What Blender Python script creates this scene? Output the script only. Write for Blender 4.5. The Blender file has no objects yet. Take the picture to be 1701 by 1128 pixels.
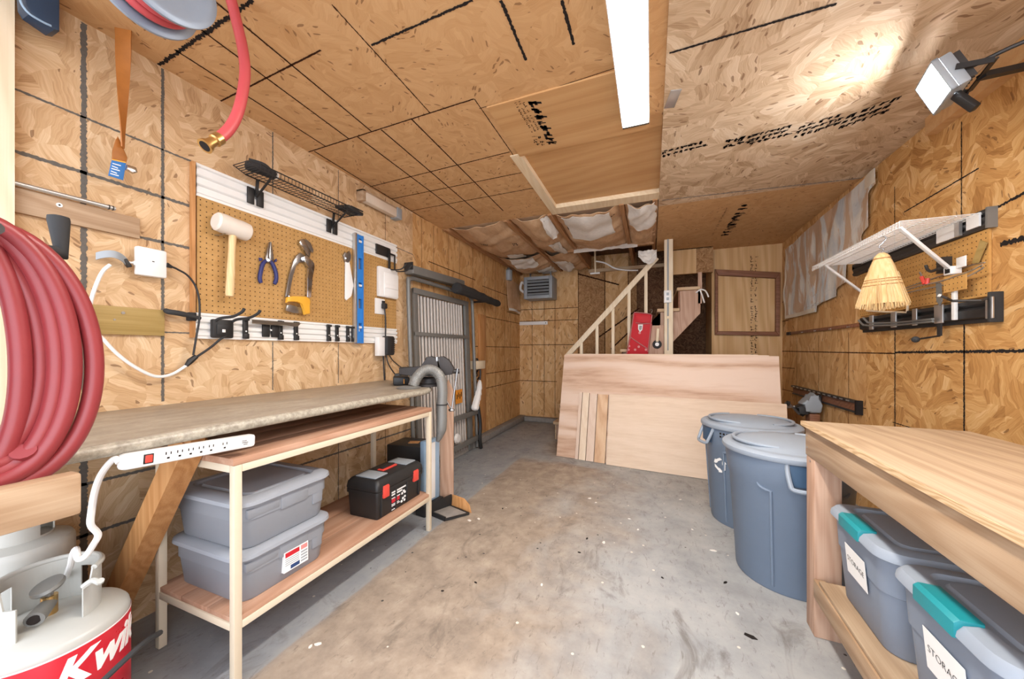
import bpy, bmesh, math, random
from mathutils import Matrix, Vector
random.seed(7)
SC = bpy.context.scene
COL = SC.collection
V = Vector
# ------------------------------------------------------------------ survey helpers (bearing from the tripod onto a real plane)
FPX, YAW, EYE = 587.0, math.radians(21.5), 1.16
CY, SY = math.cos(YAW), math.sin(YAW)
def bearing(px, py):
    r = (px-850.5)/FPX; u = (582-py)/FPX
    return (r*CY-SY, r*SY+CY, u)
def onX(px, py, X):
    d = bearing(px, py); t = X/d[0]; return V((X, d[1]*t, EYE+d[2]*t))
def onY(px, py, Y):
    d = bearing(px, py); t = Y/d[1]; return V((d[0]*t, Y, EYE+d[2]*t))
def onZ(px, py, Z):
    d = bearing(px, py); t = (Z-EYE)/d[2]; return V((d[0]*t, d[1]*t, Z))
XL, XR, YB, ZC = -2.05, 1.44, 5.56, 2.436
def lw(px, py, off=0): return onX(px, py, XL+off)
def rw(px, py, off=0): return onX(px, py, XR-off)
def ce(px, py, z=ZC): return onZ(px, py, z)
def basis(o, x, y):
    x = V(x).normalized(); z = x.cross(V(y)).normalized(); y = z.cross(x)
    m = Matrix((x, y, z)).transposed().to_4x4(); m.translation = V(o); return m
# ------------------------------------------------------------------ materials
def lin(c):
    c = c.lstrip('#'); out = []
    for i in (0, 2, 4):
        v = int(c[i:i+2], 16)/255
        out.append(v/12.92 if v <= .04045 else ((v+.055)/1.055)**2.4)
    return (*out, 1)
class NT:
    def __init__(s, name, rough=.6, metal=0.0, spec=.5):
        s.mat = bpy.data.materials.new(name); s.mat.use_nodes = True
        s.t = s.mat.node_tree; s.b = s.t.nodes['Principled BSDF']
        s.b.inputs['Roughness'].default_value = rough; s.b.inputs['Metallic'].default_value = metal
        s.b.inputs['Specular IOR Level'].default_value = spec
        s.co = s.t.nodes.new('ShaderNodeTexCoord').outputs['Object']
    def n(s, typ, ins=None, out=0, **props):
        nd = s.t.nodes.new('ShaderNode'+typ)
        for k, v in props.items(): setattr(nd, k, v)
        for k, v in (ins or {}).items():
            if isinstance(v, bpy.types.NodeSocket): s.t.links.new(v, nd.inputs[k])
            else: nd.inputs[k].default_value = v
        return nd.outputs[out]
    def math(s, op, a, b=0.0, clamp=False): return s.n('Math', {0: a, 1: b}, operation=op, use_clamp=clamp)
    def vmul(s, v, k): return s.n('VectorMath', {0: v, 1: k}, operation='MULTIPLY')
    def vadd(s, v, k): return s.n('VectorMath', {0: v, 1: k}, operation='ADD')
    def noise(s, v, scale, detail=3.0, rough=.55, dist=0.0, out=0):
        return s.n('TexNoise', {'Vector': v, 'Scale': scale, 'Detail': detail, 'Roughness': rough, 'Distortion': dist}, out)
    def voro(s, v, scale, out='Color', feature='F1', rnd=1.0):
        return s.n('TexVoronoi', {'Vector': v, 'Scale': scale, 'Randomness': rnd}, out, feature=feature)
    def mix(s, f, a, b, bt='MIX'): return s.n('MixRGB', {'Fac': f, 'Color1': a, 'Color2': b}, blend_type=bt)
    def ramp(s, f, stops, interp='LINEAR'):
        nd = s.t.nodes.new('ShaderNodeValToRGB'); nd.color_ramp.interpolation = interp; e = nd.color_ramp.elements
        while len(e) < len(stops): e.new(.5)
        for i, (p, c) in enumerate(stops):
            e[i].position = p; e[i].color = lin(c) if isinstance(c, str) else (c, c, c, 1)
        s.t.links.new(f, nd.inputs[0]); return nd.outputs[0]
    def step(s, v, a, b): return s.n('MapRange', {0: v, 1: a, 2: b, 3: 0.0, 4: 1.0})
    def sep(s, v): return s.n('SeparateXYZ', {0: v}, 0).node
    def color(s, c):
        if isinstance(c, bpy.types.NodeSocket): s.t.links.new(c, s.b.inputs['Base Color'])
        else: s.b.inputs['Base Color'].default_value = lin(c)
        return s
    def bump(s, h, strength=.2, dist=.005):
        o = s.n('Bump', {'Height': h, 'Strength': strength, 'Distance': dist}, 'Normal'); s.t.links.new(o, s.b.inputs['Normal']); return s
    def rough(s, v): s.t.links.new(v, s.b.inputs['Roughness']); return s
def plain(name, c, rough=.5, metal=0.0, var=.12, scale=14.0, spec=.5, bump=0.0):
    k = NT(name, rough, metal, spec)
    n = k.noise(k.co, scale, 4)
    f = k.math('MULTIPLY', k.math('SUBTRACT', n, .5), var*2)
    hsv = k.n('HueSaturation', {'Color': lin(c), 'Value': k.math('ADD', f, 1.0)})
    k.color(hsv); k.rough(k.math('ADD', k.math('MULTIPLY', n, .16), rough-.08))
    if bump: k.bump(k.noise(k.co, scale*12, 2), bump, .002)
    return k.mat
AX = {'x': (1, 0, 0), 'y': (0, 1, 0), 'z': (0, 0, 1)}
def osb(name, cols, axis, scale=1.0, contrast=1.0, turn=6.3, flecks=.05):
    """oriented strand board: every voronoi cell is a flake with its own turn, tone and grain; axis = board normal"""
    k = NT(name, .72, 0, .25)
    a = k.vadd(k.co, k.vmul(k.vadd(k.noise(k.co, 5*scale, 3, out=1), (-.5, -.5, -.5)), (.09/scale,)*3))
    w = k.n('SeparateColor', {0: k.voro(a, 7.5*scale)}, 0)
    rot = k.n('VectorRotate', {'Vector': a, 'Axis': AX[axis], 'Angle': k.math('MULTIPLY', k.math('SUBTRACT', w, .5), turn)}, rotation_type='AXIS_ANGLE')
    st = {'x': (1, .38, 1.5), 'y': (.38, 1, 1.5), 'z': (.38, 1.5, 1)}[axis]
    if turn < 3: st = {'x': (1, 1.4, .3), 'y': (1.4, 1, .3), 'z': (.3, 1.4, 1)}[axis]
    q = k.vmul(rot, st)
    fl = k.n('SeparateColor', {0: k.voro(q, 21*scale)}, 0)
    fl2 = k.n('SeparateColor', {0: k.voro(k.vadd(q, (3.1, 1.7, .9)), 11*scale)}, 1)
    gr = k.noise(k.vmul(q, {'x': (1, 1, 9), 'y': (1, 1, 9), 'z': (1, 9, 1)}[axis] if turn > 3 else {'x': (1, 6, 1), 'y': (6, 1, 1), 'z': (1, 6, 1)}[axis]), 17*scale, 4, .6)
    big = k.noise(k.co, 1.3, 2)
    v = k.math('ADD', k.math('ADD', k.math('MULTIPLY', fl, .22), k.math('MULTIPLY', fl2, .17)),
               k.math('ADD', k.math('MULTIPLY', gr, .46), k.math('MULTIPLY', big, .22)))
    v = k.math('ADD', k.math('MULTIPLY', k.math('SUBTRACT', v, .535), contrast), .5)
    c = k.ramp(v, [(.12, cols[0]), (.38, cols[1]), (.62, cols[2]), (.9, cols[3])])
    sp = k.voro(k.vadd(q, (9, 4, 2)), 48*scale, 'Distance')
    rr = k.n('SeparateColor', {0: k.voro(k.vadd(q, (9, 4, 2)), 48*scale)}, 2)
    m = k.math('MULTIPLY', k.math('LESS_THAN', rr, flecks), k.math('LESS_THAN', sp, .36))
    c = k.mix(k.math('MULTIPLY', m, .62), c, lin('#6a4225'))
    k.color(c); k.bump(v, .25, .003)
    return k.mat
def wood(name, cols, axis='x', scale=1.0, knots=False, rough=.55, rings=.5):
    """sawn or veneered timber with grain running along axis"""
    k = NT(name, rough, 0, .3)
    st = {'x': (.12, 1, 1), 'y': (1, .12, 1), 'z': (1, 1, .12)}[axis]
    q = k.vmul(k.co, tuple(v*scale for v in st))
    wob = k.vadd(q, k.vmul(k.vadd(k.noise(q, 2.2, 2, out=1), (-.5, -.5, -.5)), (.5,)*3))
    ring = k.n('TexWave', {'Vector': wob, 'Scale': 3.2, 'Distortion': 3.0, 'Detail': 2.0, 'Detail Scale': 1.2}, 1, wave_type='BANDS', bands_direction={'x': 'DIAGONAL', 'y': 'DIAGONAL', 'z': 'DIAGONAL'}[axis])
    fine = k.noise(k.vmul(q, {'x': (.35, 6, 6), 'y': (6, .35, 6), 'z': (6, 6, .35)}[axis]), 9, 4, .6)
    big = k.noise(q, 1.7, 3)
    v = k.math('ADD', k.math('MULTIPLY', ring, rings*.5), k.math('ADD', k.math('MULTIPLY', fine, .5), k.math('MULTIPLY', big, .5-rings*.2)))
    c = k.ramp(v, [(.2, cols[0]), (.5, cols[1]), (.8, cols[2])])
    k.color(c); k.bump(fine, .12, .002)
    return k.mat
# ------------------------------------------------------------------ mesh builder
WM = {}
def cat_rom(pts, n=8, closed=False):
    P = [V(p) for p in pts]; out = []; L = len(P)
    for i in range(L if closed else L-1):
        g = (lambda j: P[j % L]) if closed else (lambda j: P[max(0, min(L-1, j))])
        a, b, c, d = g(i-1), g(i), g(i+1), g(i+2)
        for j in range(n):
            t = j/n
            out.append(.5*((2*b)+(c-a)*t+(2*a-5*b+4*c-d)*t*t+(3*b-a-3*c+d)*t**3))
    if not closed: out.append(P[-1].copy())
    return out
class MB:
    def __init__(s, mat=None): s.bm = bmesh.new(); s.mats = []; s.cur = 0; mat and s.m(mat)
    def m(s, mat):
        if mat not in s.mats: s.mats.append(mat)
        s.cur = s.mats.index(mat); return s
    def face(s, vs):
        try: f = s.bm.faces.new(vs)
        except ValueError: return None
        f.material_index = s.cur; f.smooth = True; return f
    def poly(s, pts): s.face([s.bm.verts.new(p) for p in pts]); return s
    def merge(s, tmp):
        for f in tmp.faces: f.material_index = s.cur; f.smooth = True
        me = bpy.data.meshes.new('tmp'); tmp.to_mesh(me); tmp.free(); s.bm.from_mesh(me); bpy.data.meshes.remove(me); return s
    def box(s, c, d, rot=None, bev=0.0, seg=2):
        t = bmesh.new(); bmesh.ops.create_cube(t, size=1.0)
        for v in t.verts: v.co = V((v.co.x*d[0], v.co.y*d[1], v.co.z*d[2]))
        if bev: bmesh.ops.bevel(t, geom=list(t.edges), offset=min(bev, min(d)*.49), segments=seg, affect='EDGES', profile=.5)
        M = Matrix.Translation(V(c)) @ (rot.to_4x4() if rot is not None else Matrix())
        t.transform(M); return s.merge(t)
    def b2(s, p, q, bev=0.0, seg=2):
        p, q = V(p), V(q); return s.box((p+q)/2, [abs(x) for x in (q-p)], None, bev, seg)
    def bar(s, a, b, w, h, up=(0, 0, 1), bev=0.0):
        """w across, h along up"""
        a, b = V(a), V(b); x = (b-a); L = x.length; x.normalize(); u = V(up)
        y = u.cross(x).normalized(); z = x.cross(y)
        return s.box((a+b)/2, (L, w, h), Matrix((x, y, z)).transposed(), bev)
    def tube(s, pts, r, n=10, closed=False, cap=True, flat=1.0):
        P = [V(p) for p in pts]; L = len(P); rings = []; up = None
        for i, p in enumerate(P):
            if closed: t = (P[(i+1) % L]-P[i-1])
            else: t = P[min(L-1, i+1)]-P[max(0, i-1)]
            t.normalize()
            if up is None:
                up = V((0, 0, 1)) if abs(t.z) < .9 else V((1, 0, 0))
            up = (up-t*up.dot(t)).normalized(); sd = t.cross(up)
            rr = r[i] if isinstance(r, (list, tuple)) else r
            rings.append([s.bm.verts.new(p+(up*math.cos(2*math.pi*k/n)*flat+sd*math.sin(2*math.pi*k/n))*rr) for k in range(n)])
        for i in range(L if closed else L-1):
            A, B = rings[i], rings[(i+1) % L]
            off = 0
            if closed and i == L-1:
                off = min(range(n), key=lambda o: (A[0].co-B[o].co).length)
            for k in range(n): s.face([A[k], A[(k+1) % n], B[(k+1+off) % n], B[(k+off) % n]])
        if cap and not closed:
            s.face(list(reversed(rings[0]))); s.face(rings[-1])
        return s
    def cyl(s, a, b, r, r2=None, n=20):
        return s.tube([a, b], [r, r if r2 is None else r2], n)
    def lathe(s, prof, o=(0, 0, 0), M=None, n=40, sx=1.0, sy=1.0):
        """prof: (radius, height) from bottom to top about local z"""
        M = M or Matrix.Translation(V(o)); R = []
        for r, z in prof:
            if r < 1e-6: R.append([s.bm.verts.new(M @ V((0, 0, z)))])
            else: R.append([s.bm.verts.new(M @ V((r*sx*math.cos(2*math.pi*k/n), r*sy*math.sin(2*math.pi*k/n), z))) for k in range(n)])
        for A, B in zip(R, R[1:]):
            for k in range(n):
                k2 = (k+1) % n
                if len(A) == 1 and len(B) == 1: continue
                if len(A) == 1: s.face([A[0], B[k2], B[k]])
                elif len(B) == 1: s.face([A[k], A[k2], B[0]])
                else: s.face([A[k], A[k2], B[k2], B[k]])
        return s
    def prism(s, pts, M, depth, bev=0.0, seg=2):
        """2-D outline in the plane of M, extruded along M's z from 0 to depth"""
        t = bmesh.new(); ar = sum(pts[i-1][0]*pts[i][1]-pts[i][0]*pts[i-1][1] for i in range(len(pts)))
        if ar < 0: pts = list(reversed(pts))
        lo = [t.verts.new((x, y, 0)) for x, y in pts]; hi = [t.verts.new((x, y, depth)) for x, y in pts]
        n = len(pts)
        t.faces.new(list(reversed(lo))); t.faces.new(hi)
        for i in range(n): t.faces.new([lo[i], lo[(i+1) % n], hi[(i+1) % n], hi[i]])
        if bev:
            es = [e for e in t.edges if abs(e.verts[0].co.z-e.verts[1].co.z) < 1e-6]
            bmesh.ops.bevel(t, geom=es, offset=bev, segments=seg, affect='EDGES', profile=.5)
        bmesh.ops.triangulate(t, faces=[f for f in t.faces if len(f.verts) > 4])
        t.transform(M); return s.merge(t)
    def sheet(s, fn, nu, nv, th=0.0, flip=False):
        """parametric surface fn(u,v)->point, given thickness along its own normals"""
        P = [[V(fn(i/nu, j/nv)) for j in range(nv+1)] for i in range(nu+1)]
        def nrm(i, j):
            a = P[min(nu, i+1)][j]-P[max(0, i-1)][j]; b = P[i][min(nv, j+1)]-P[i][max(0, j-1)]
            n = a.cross(b); return n.normalized() if n.length > 1e-12 else V((0, 0, 1))
        T = [[s.bm.verts.new(P[i][j]) for j in range(nv+1)] for i in range(nu+1)]
        B = [[s.bm.verts.new(P[i][j]-nrm(i, j)*th) for j in range(nv+1)] for i in range(nu+1)] if th else None
        for i in range(nu):
            for j in range(nv):
                s.face([T[i][j], T[i+1][j], T[i+1][j+1], T[i][j+1]])
                if B: s.face([B[i][j+1], B[i+1][j+1], B[i+1][j], B[i][j]])
        if B:
            for i in range(nu):
                s.face([T[i+1][0], T[i][0], B[i][0], B[i+1][0]]); s.face([T[i][nv], T[i+1][nv], B[i+1][nv], B[i][nv]])
            for j in range(nv):
                s.face([T[0][j], T[0][j+1], B[0][j+1], B[0][j]]); s.face([T[nu][j+1], T[nu][j], B[nu][j], B[nu][j+1]])
        return s
    def text(s, body, size, M, depth=.0006, shear=0.0, bend=None, spacing=1.0, bold=0.0):
        cu = bpy.data.curves.new('t', 'FONT'); cu.body = body; cu.size = size; cu.align_x = 'CENTER'; cu.align_y = 'CENTER'
        cu.shear = shear; cu.extrude = depth; cu.space_character = spacing; cu.offset = bold; cu.resolution_u = 3
        ob = bpy.data.objects.new('t', cu); COL.objects.link(ob)
        me = bpy.data.meshes.new_from_object(ob.evaluated_get(bpy.context.evaluated_depsgraph_get()))
        bpy.data.objects.remove(ob); bpy.data.curves.remove(cu)
        t = bmesh.new(); t.from_mesh(me); bpy.data.meshes.remove(me)
        if bend:
            for _ in range(1): bmesh.ops.subdivide_edges(t, edges=[e for e in t.edges if e.calc_length() > size*.25], cuts=2)
            for v in t.verts: v.co = bend(v.co)
        else: t.transform(M)
        return s.merge(t)
    def build(s, name, parent=None, sharp=35.0, base=None, weld=False):
        if weld: bmesh.ops.remove_doubles(s.bm, verts=s.bm.verts, dist=1e-5)
        bmesh.ops.recalc_face_normals(s.bm, faces=s.bm.faces)
        me = bpy.data.meshes.new(name)
        if parent is None:
            if base is None:
                xs = [v.co for v in s.bm.verts]
                base = ((min(p.x for p in xs)+max(p.x for p in xs))/2, (min(p.y for p in xs)+max(p.y for p in xs))/2, min(p.z for p in xs))
            W = Matrix.Translation(V(base))
        else: W = WM[parent.name]
        s.bm.transform(W.inverted()); s.bm.to_mesh(me); s.bm.free()
        for m in s.mats: me.materials.append(m)
        me.set_sharp_from_angle(angle=math.radians(sharp))
        o = bpy.data.objects.new(name, me); COL.objects.link(o)
        if parent is None: o.location = W.translation
        else: o.parent = parent
        WM[o.name] = W; return o
def tag(o, label, cat, group=None, kind=None):
    o['label'] = label; o['category'] = cat
    if group: o['group'] = group
    if kind: o['kind'] = kind
    return o
def struct(o): o['kind'] = 'structure'; return o
def thing(name, label, cat, loc, rotz=0.0, group=None):
    o = bpy.data.objects.new(name, None); COL.objects.link(o); o.empty_display_size = .05
    o.location = loc; o.rotation_euler = (0, 0, rotz)
    WM[o.name] = Matrix.Translation(V(loc)) @ Matrix.Rotation(rotz, 4, 'Z')
    return tag(o, label, cat, group)
def dup(root, loc, rotz, label):
    r = root.copy(); COL.objects.link(r); r.location = loc; r.rotation_euler = (0, 0, rotz); r['label'] = label
    for ch in list(root.children):
        c = ch.copy(); COL.objects.link(c); c.parent = r
        for g in list(ch.children):
            d = g.copy(); COL.objects.link(d); d.parent = c
    return r
def seam(mb, a, b, w, nrm, fuzz=.35, lift=.0012):
    """a marker line along a board joint, ragged like spray on rough strands"""
    a, b, n = V(a), V(b), V(nrm); d = b-a; L = d.length; k = max(2, int(L/.006)); sd = d.normalized().cross(n)*w/2
    prev = None
    for i in range(k+1):
        p = a+d*(i/k)+n*lift; e1 = 1+random.uniform(-fuzz, fuzz); e2 = 1+random.uniform(-fuzz, fuzz)
        cur = (mb.bm.verts.new(p+sd*e1), mb.bm.verts.new(p-sd*e2))
        if prev: mb.face([prev[0], cur[0], cur[1], prev[1]])
        prev = cur
def marks(mb, o, x, y, L, H, rows, nrm, dens=1.0, big=False):
    """worn ink stencil: rows of broken letter strokes; x along the line, y across it"""
    o, x, y, n = V(o), V(x).normalized(), V(y).normalized(), V(nrm)
    rh = H/rows
    for r in range(rows):
        p = 0.0
        while p < L:
            w = rh*random.uniform(.35, .75)
            if random.random() < .85*dens:
                for _ in range(random.randint(4, 7) if big else random.randint(2, 4)):
                    u0 = p+random.uniform(0, w*.6); v0 = r*rh+random.uniform(.08, .5)*rh
                    if random.random() < .5: du, dv = w*(.3 if big else .16), rh*random.uniform(.35, .6)
                    else: du, dv = w*random.uniform(.5, .85), rh*(.2 if big else .14)
                    sk = random.uniform(-.1, .1)*rh
                    q = [o+x*(u0+(sk if b else 0))+y*(v0+b*dv)+n*.0013+x*a*du for a, b in ((0, 0), (1, 0), (1, 1), (0, 1))]
                    mb.poly(q)
            p += w*1.25
TUBE_W, FLOOD_W, SKY_S, EXPO, FLOOD_A, FLOOD_T, BENCH_A = 50.0, 68.0, 2.5, 1.12, 14, -22, -2.0
# ------------------------------------------------------------------ palette
OSB_L = osb('osb_left', ['#a57f57', '#c6a177', '#d8b78f', '#e8d2ae'], 'x', 1.05, 1.3, flecks=.07)
OSB_R = osb('osb_right', ['#9c6c3a', '#c08d52', '#d5a76c', '#e6c494'], 'x', .95, 1.45, flecks=.08)
OSB_C = osb('osb_ceiling', ['#ab7a48', '#c79a69', '#d3a878', '#deb98a'], 'z', 1.15, .8, flecks=.09)
OSB_CR = osb('osb_ceiling_coarse', ['#9c7c5a', '#c2a584', '#d6bc9c', '#e8d6bc'], 'z', .85, 1.35, flecks=.12)
PLYV_X = osb('panel_side', ['#a97a48', '#c8975f', '#d9ae78', '#e8c796'], 'x', .8, 1.25, turn=1.3, flecks=.08)  # vertical grain boards, tone lifted to stand in for light on the far right wall
PLYV_Y = osb('panel_back', ['#b08352', '#cfa06a', '#deb684', '#eccfa2'], 'y', .8, 1.25, turn=1.3, flecks=.08)
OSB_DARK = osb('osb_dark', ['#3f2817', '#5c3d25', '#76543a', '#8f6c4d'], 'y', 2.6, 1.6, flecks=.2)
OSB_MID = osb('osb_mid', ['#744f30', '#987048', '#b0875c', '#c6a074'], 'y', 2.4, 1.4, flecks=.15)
PLY_C = wood('ply_ceiling', ['#b98a58', '#c99b68', '#d3a977'], 'x', 1.6, rings=.4)
PLY_P = wood('ply_panel', ['#b98b56', '#d1a772', '#e0bb8a'], 'z', 1.5, rings=.5)
LUM_X = wood('lumber_x', ['#ae8b68', '#c1a07c', '#cfb593'], 'x', 4, rings=.55)
LUM_Y = wood('lumber_y', ['#957659', '#aa8c6e', '#ba9f82'], 'y', 4, rings=.55)
LUM_Z = wood('lumber_z', ['#9f7a60', '#b59078', '#c4a28a'], 'z', 4, rings=.55)
LUM_PALE = wood('lumber_pale', ['#d9c2a0', '#e6d3b4', '#efe0c6'], 'z', 4, rings=.35)
LUM_PALEY = wood('lumber_pale_y', ['#d9c09a', '#e6d0ac', '#efdfc2'], 'y', 4, rings=.35)
JOIST = wood('joist_wood', ['#8f6541', '#a97b53', '#bc9067'], 'y', 4, rings=.5)
BRACE = wood('brace_wood', ['#a06c3d', '#bb8450', '#cc9864'], 'z', 4, rings=.5)
FIR = wood('fir_shelf', ['#9a7058', '#b1876d', '#c29b82'], 'y', 2.4, rings=.5)
FIR_EDGE = wood('fir_edge', ['#d0ba98', '#dccab0', '#e6d9c2'], 'y', 5, rings=.2)
BENCH_PLY = wood('bench_ply', ['#8a7158', '#a68d72', '#b9a388'], 'y', 3.0, rings=.5)
PLY_EDGE = wood('ply_edge', ['#a98860', '#c4a27a', '#d8ba94'], 'y', 14, rings=.9)
BIRCH = wood('birch_sheet', ['#a67c60', '#cfae95', '#dcc2ae'], 'x', .7, rings=.9)
BIRCH2 = wood('birch_sheet_pale', ['#cbad92', '#dac1a8', '#e4cdb8'], 'x', 1.2, rings=.2)
BIRCH_V = wood('birch_offcut', ['#d2b698', '#dfc8ae', '#e8d5bf'], 'z', 2.0, rings=.3)
OFFCUT_T = wood('offcut_tan', ['#b48a64', '#cda683', '#dab996'], 'z', 1.2, rings=.7)
OFFCUT_P = wood('offcut_pink', ['#c9ab93', '#d7bda8', '#e0cab8'], 'z', 1.8, rings=.3)
FRAME_W = wood('frame_brown', ['#6d4530', '#85583f', '#9a6b50'], 'x', 5, rings=.4)
OLIVE = wood('board_olive', ['#8e7440', '#a58a52', '#b79c66'], 'y', 4, rings=.3)
HANDLE = wood('handle_wood', ['#d0a670', '#e0bd8a', '#ecd0a4'], 'z', 8, rings=.3)
INK = plain('ink_black', '#2b2624', .9, var=.3, scale=60, spec=.1)
LINE = plain('line_grey', '#6a645d', .9, var=.3, scale=80, spec=.1)
LINE_B = plain('line_brown', '#3d2518', .9, var=.3, scale=60, spec=.1)
CONC = None
def floor_mat():
    k = NT('concrete_floor', .55, 0, .35); s = k.sep(k.co); X, Y = s.outputs[0], s.outputs[1]
    n1 = k.noise(k.co, 2.2, 6, .6, .4); n2 = k.noise(k.co, 9, 6, .65); n3 = k.noise(k.co, 55, 3)
    base = k.ramp(k.math('ADD', k.math('MULTIPLY', n1, .6), k.math('MULTIPLY', n2, .4)), [(.3, '#868788'), (.5, '#9f9f9e'), (.7, '#b1afab')])
    # old brown adhesive patch: straight edge to the left, ragged to the right
    wob = k.math('MULTIPLY', k.math('SUBTRACT', n2, .5), .16)
    wob2 = k.math('MULTIPLY', k.math('SUBTRACT', n1, .5), 1.5)
    left = k.step(k.math('ADD', X, k.math('MULTIPLY', wob, .3)), -1.05, -1.035)
    right = k.step(k.math('ADD', X, wob2), .25, -.45)
    far = k.step(k.math('ADD', Y, k.math('MULTIPLY', wob2, .25)), 2.22, 2.1)
    br = k.math('MULTIPLY', k.math('MULTIPLY', left, right), far)
    p2x = k.math('ADD', k.n('VectorMath', {0: k.vadd(k.vmul(k.co, (1, .7, 0)), (.62, -1.95, 0))}, 'Value', operation='LENGTH'), k.math('MULTIPLY', wob, 1.6))
    br = k.math('MAXIMUM', br, k.math('MULTIPLY', k.step(p2x, .36, .22), .75))
    far_tan = k.math('MULTIPLY', k.step(Y, 3.2, 4.2), k.step(X, .2, -.8))
    br = k.math('MAXIMUM', br, k.math('MULTIPLY', far_tan, .3))
    brc = k.ramp(n2, [(.3, '#887766'), (.55, '#a3907c'), (.75, '#b5a490')])
    c = k.mix(k.math('MULTIPLY', br, .85), base, brc)
    # cool grey paint left of the patch
    c = k.mix(k.math('MULTIPLY', k.step(X, -1.0, -1.1), .35), c, lin('#78808a'))
    st = k.noise(k.vmul(k.co, (1, .6, 1)), 4.2, 5, .7, 1.2)
    c = k.mix(k.math('MULTIPLY', k.step(st, .57, .72), .6), c, lin('#5c534b'))
    sc = k.noise(k.vmul(k.co, (7, 2.4, 1)), 6, 5, .75, .8)
    c = k.mix(k.math('MULTIPLY', k.step(sc, .57, .70), .6), c, lin('#5f564e'))
    sc2 = k.noise(k.vmul(k.co, (2.4, 6, 1)), 7, 5, .75, .8)
    c = k.mix(k.math('MULTIPLY', k.step(sc2, .63, .74), .45), c, lin('#c2bbae'))
    fl = k.voro(k.co, 26, 'Distance'); fr = k.n('SeparateColor', {0: k.voro(k.co, 26)}, 0)
    c = k.mix(k.math('MULTIPLY', k.math('LESS_THAN', fl, .16), k.math('LESS_THAN', fr, .05)), c, lin('#3c3936'))
    fl = k.voro(k.vadd(k.co, (4, 4, 0)), 30, 'Distance'); fr = k.n('SeparateColor', {0: k.voro(k.vadd(k.co, (4, 4, 0)), 30)}, 1)
    c = k.mix(k.math('MULTIPLY', k.math('LESS_THAN', fl, .2), k.math('LESS_THAN', fr, .022)), c, lin('#d6cfc2'))
    # a control joint scored across the slab
    k.color(c); k.bump(k.math('ADD', n2, k.math('MULTIPLY', n3, .4)), .12, .004)
    k.rough(k.step(n2, 1.2, -.2)); return k.mat
FLOOR = floor_mat()
CURB = plain('curb_concrete', '#8d8781', .8, var=.4, scale=18, bump=.2)
def pegboard_mat(name, c):
    k = NT(name, .6, 0, .3); p = k.vmul(k.co, (0, 1/.0254, 1/.0254))
    f = k.vadd(k.n('VectorMath', {0: p}, operation='FRACTION'), (0, -.5, -.5))
    d = k.n('VectorMath', {0: k.vmul(f, (0, 1, 1))}, 'Value', operation='LENGTH')
    n = k.noise(k.co, 30, 3)
    base = k.ramp(n, [(.3, c[0]), (.7, c[1])])
    k.color(k.mix(k.math('LESS_THAN', d, .115), base, lin('#4a2f18')))
    k.bump(k.step(d, .1, .14), .5, .002); return k.mat
PEG = pegboard_mat('pegboard', ['#b2884f', '#c0965e'])
PEG_R = pegboard_mat('pegboard_worn', ['#c1904f', '#cd9d5c'])
WHITE = plain('white_plastic', '#e9e7e4', .35, var=.04)
WHITE_MET = plain('white_metal', '#eceae6', .4, var=.05)
CREAM = plain('cream_metal', '#d5c6ad', .5, var=.06)
ALU = plain('aluminium', '#c9c8c6', .35, .85, var=.08)
STEEL = plain('steel', '#a9a8a8', .3, .95, var=.15)
CHROME = plain('chrome', '#c8c9cc', .18, 1, var=.05)
DARK_ST = plain('dark_steel', '#4a4745', .5, .6, var=.25)
BLACK = plain('black_plastic', '#232222', .5, var=.2)
RUBBER = plain('black_rubber', '#2e2d2d', .8, var=.15)
SOOT = plain('cast_iron', '#3b3736', .6, .4, var=.4, scale=25, bump=.3)
GREY_FR = plain('grey_painted_steel', '#7d7c78', .5, .3, var=.12)
GREY_LT = plain('grey_box', '#9ba1a6', .5, .1, var=.06)
RIB = plain('ribbed_panel', '#c4bcb4', .6, 0, var=.15, scale=22)
RED_HOSE = plain('red_hose', '#8c3336', .42, var=.14, scale=9)
RED_HOSE2 = plain('red_hose_bright', '#c04c50', .42, var=.1, scale=9)
BRASS = plain('brass', '#c9a46a', .3, .9)
REEL = plain('reel_grey', '#8793a2', .4, .2, var=.08)
NAVY = plain('navy_plastic', '#233a52', .4)
SKY_ED = plain('light_blue_edge', '#8fa9c0', .35)
AMBER = plain('amber_web', '#a9682b', .5, var=.25, scale=20)
BLUE = plain('blue_paint', '#2f7fd0', .4, var=.06)
BLUE_LB = plain('blue_label', '#2b6fb0', .5, var=.1)
DKBLUE = plain('dark_blue_label', '#23406f', .5)
NAVY_GRIP = plain('navy_grip', '#2b2f66', .5)
YELLOW = plain('yellow_plastic', '#e5a834', .45)
ORANGE = plain('orange_label', '#d98c2b', .6, var=.3, scale=50)
RED = plain('red_plastic', '#d8483c', .4)
RED_LB = plain('red_label', '#c3202f', .3, var=.05)
RED_BAG = plain('red_bag', '#c2101f', .65, var=.12)
RED_BAG_D = plain('red_bag_trim', '#b86a68', .6)
PINK = plain('pink_label', '#d88a86', .6)
PAPER = plain('white_paper', '#efedea', .8, var=.04)
MALLET = plain('mallet_rubber', '#e0d4c6', .55, var=.08)
TANK = plain('tank_white', '#b8b7b0', .35, var=.06, scale=5)
TOTE = plain('tote_grey', '#888b91', .5, var=.05)
TOTE_LID = plain('tote_lid', '#999da4', .5, var=.05)
BIN = plain('bin_blue_grey', '#7f8998', .5, var=.04)
BIN_LID = plain('bin_lid', '#959eaa', .5, var=.04)
TEAL = plain('teal_latch', '#1b8a92', .4, var=.05)
CAN = plain('can_grey', '#6c7a8c', .5, var=.06)
CAN_LID = plain('can_lid', '#8f98a3', .5, var=.06)
CAN_DK = plain('can_dark', '#39546f', .5)
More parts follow.
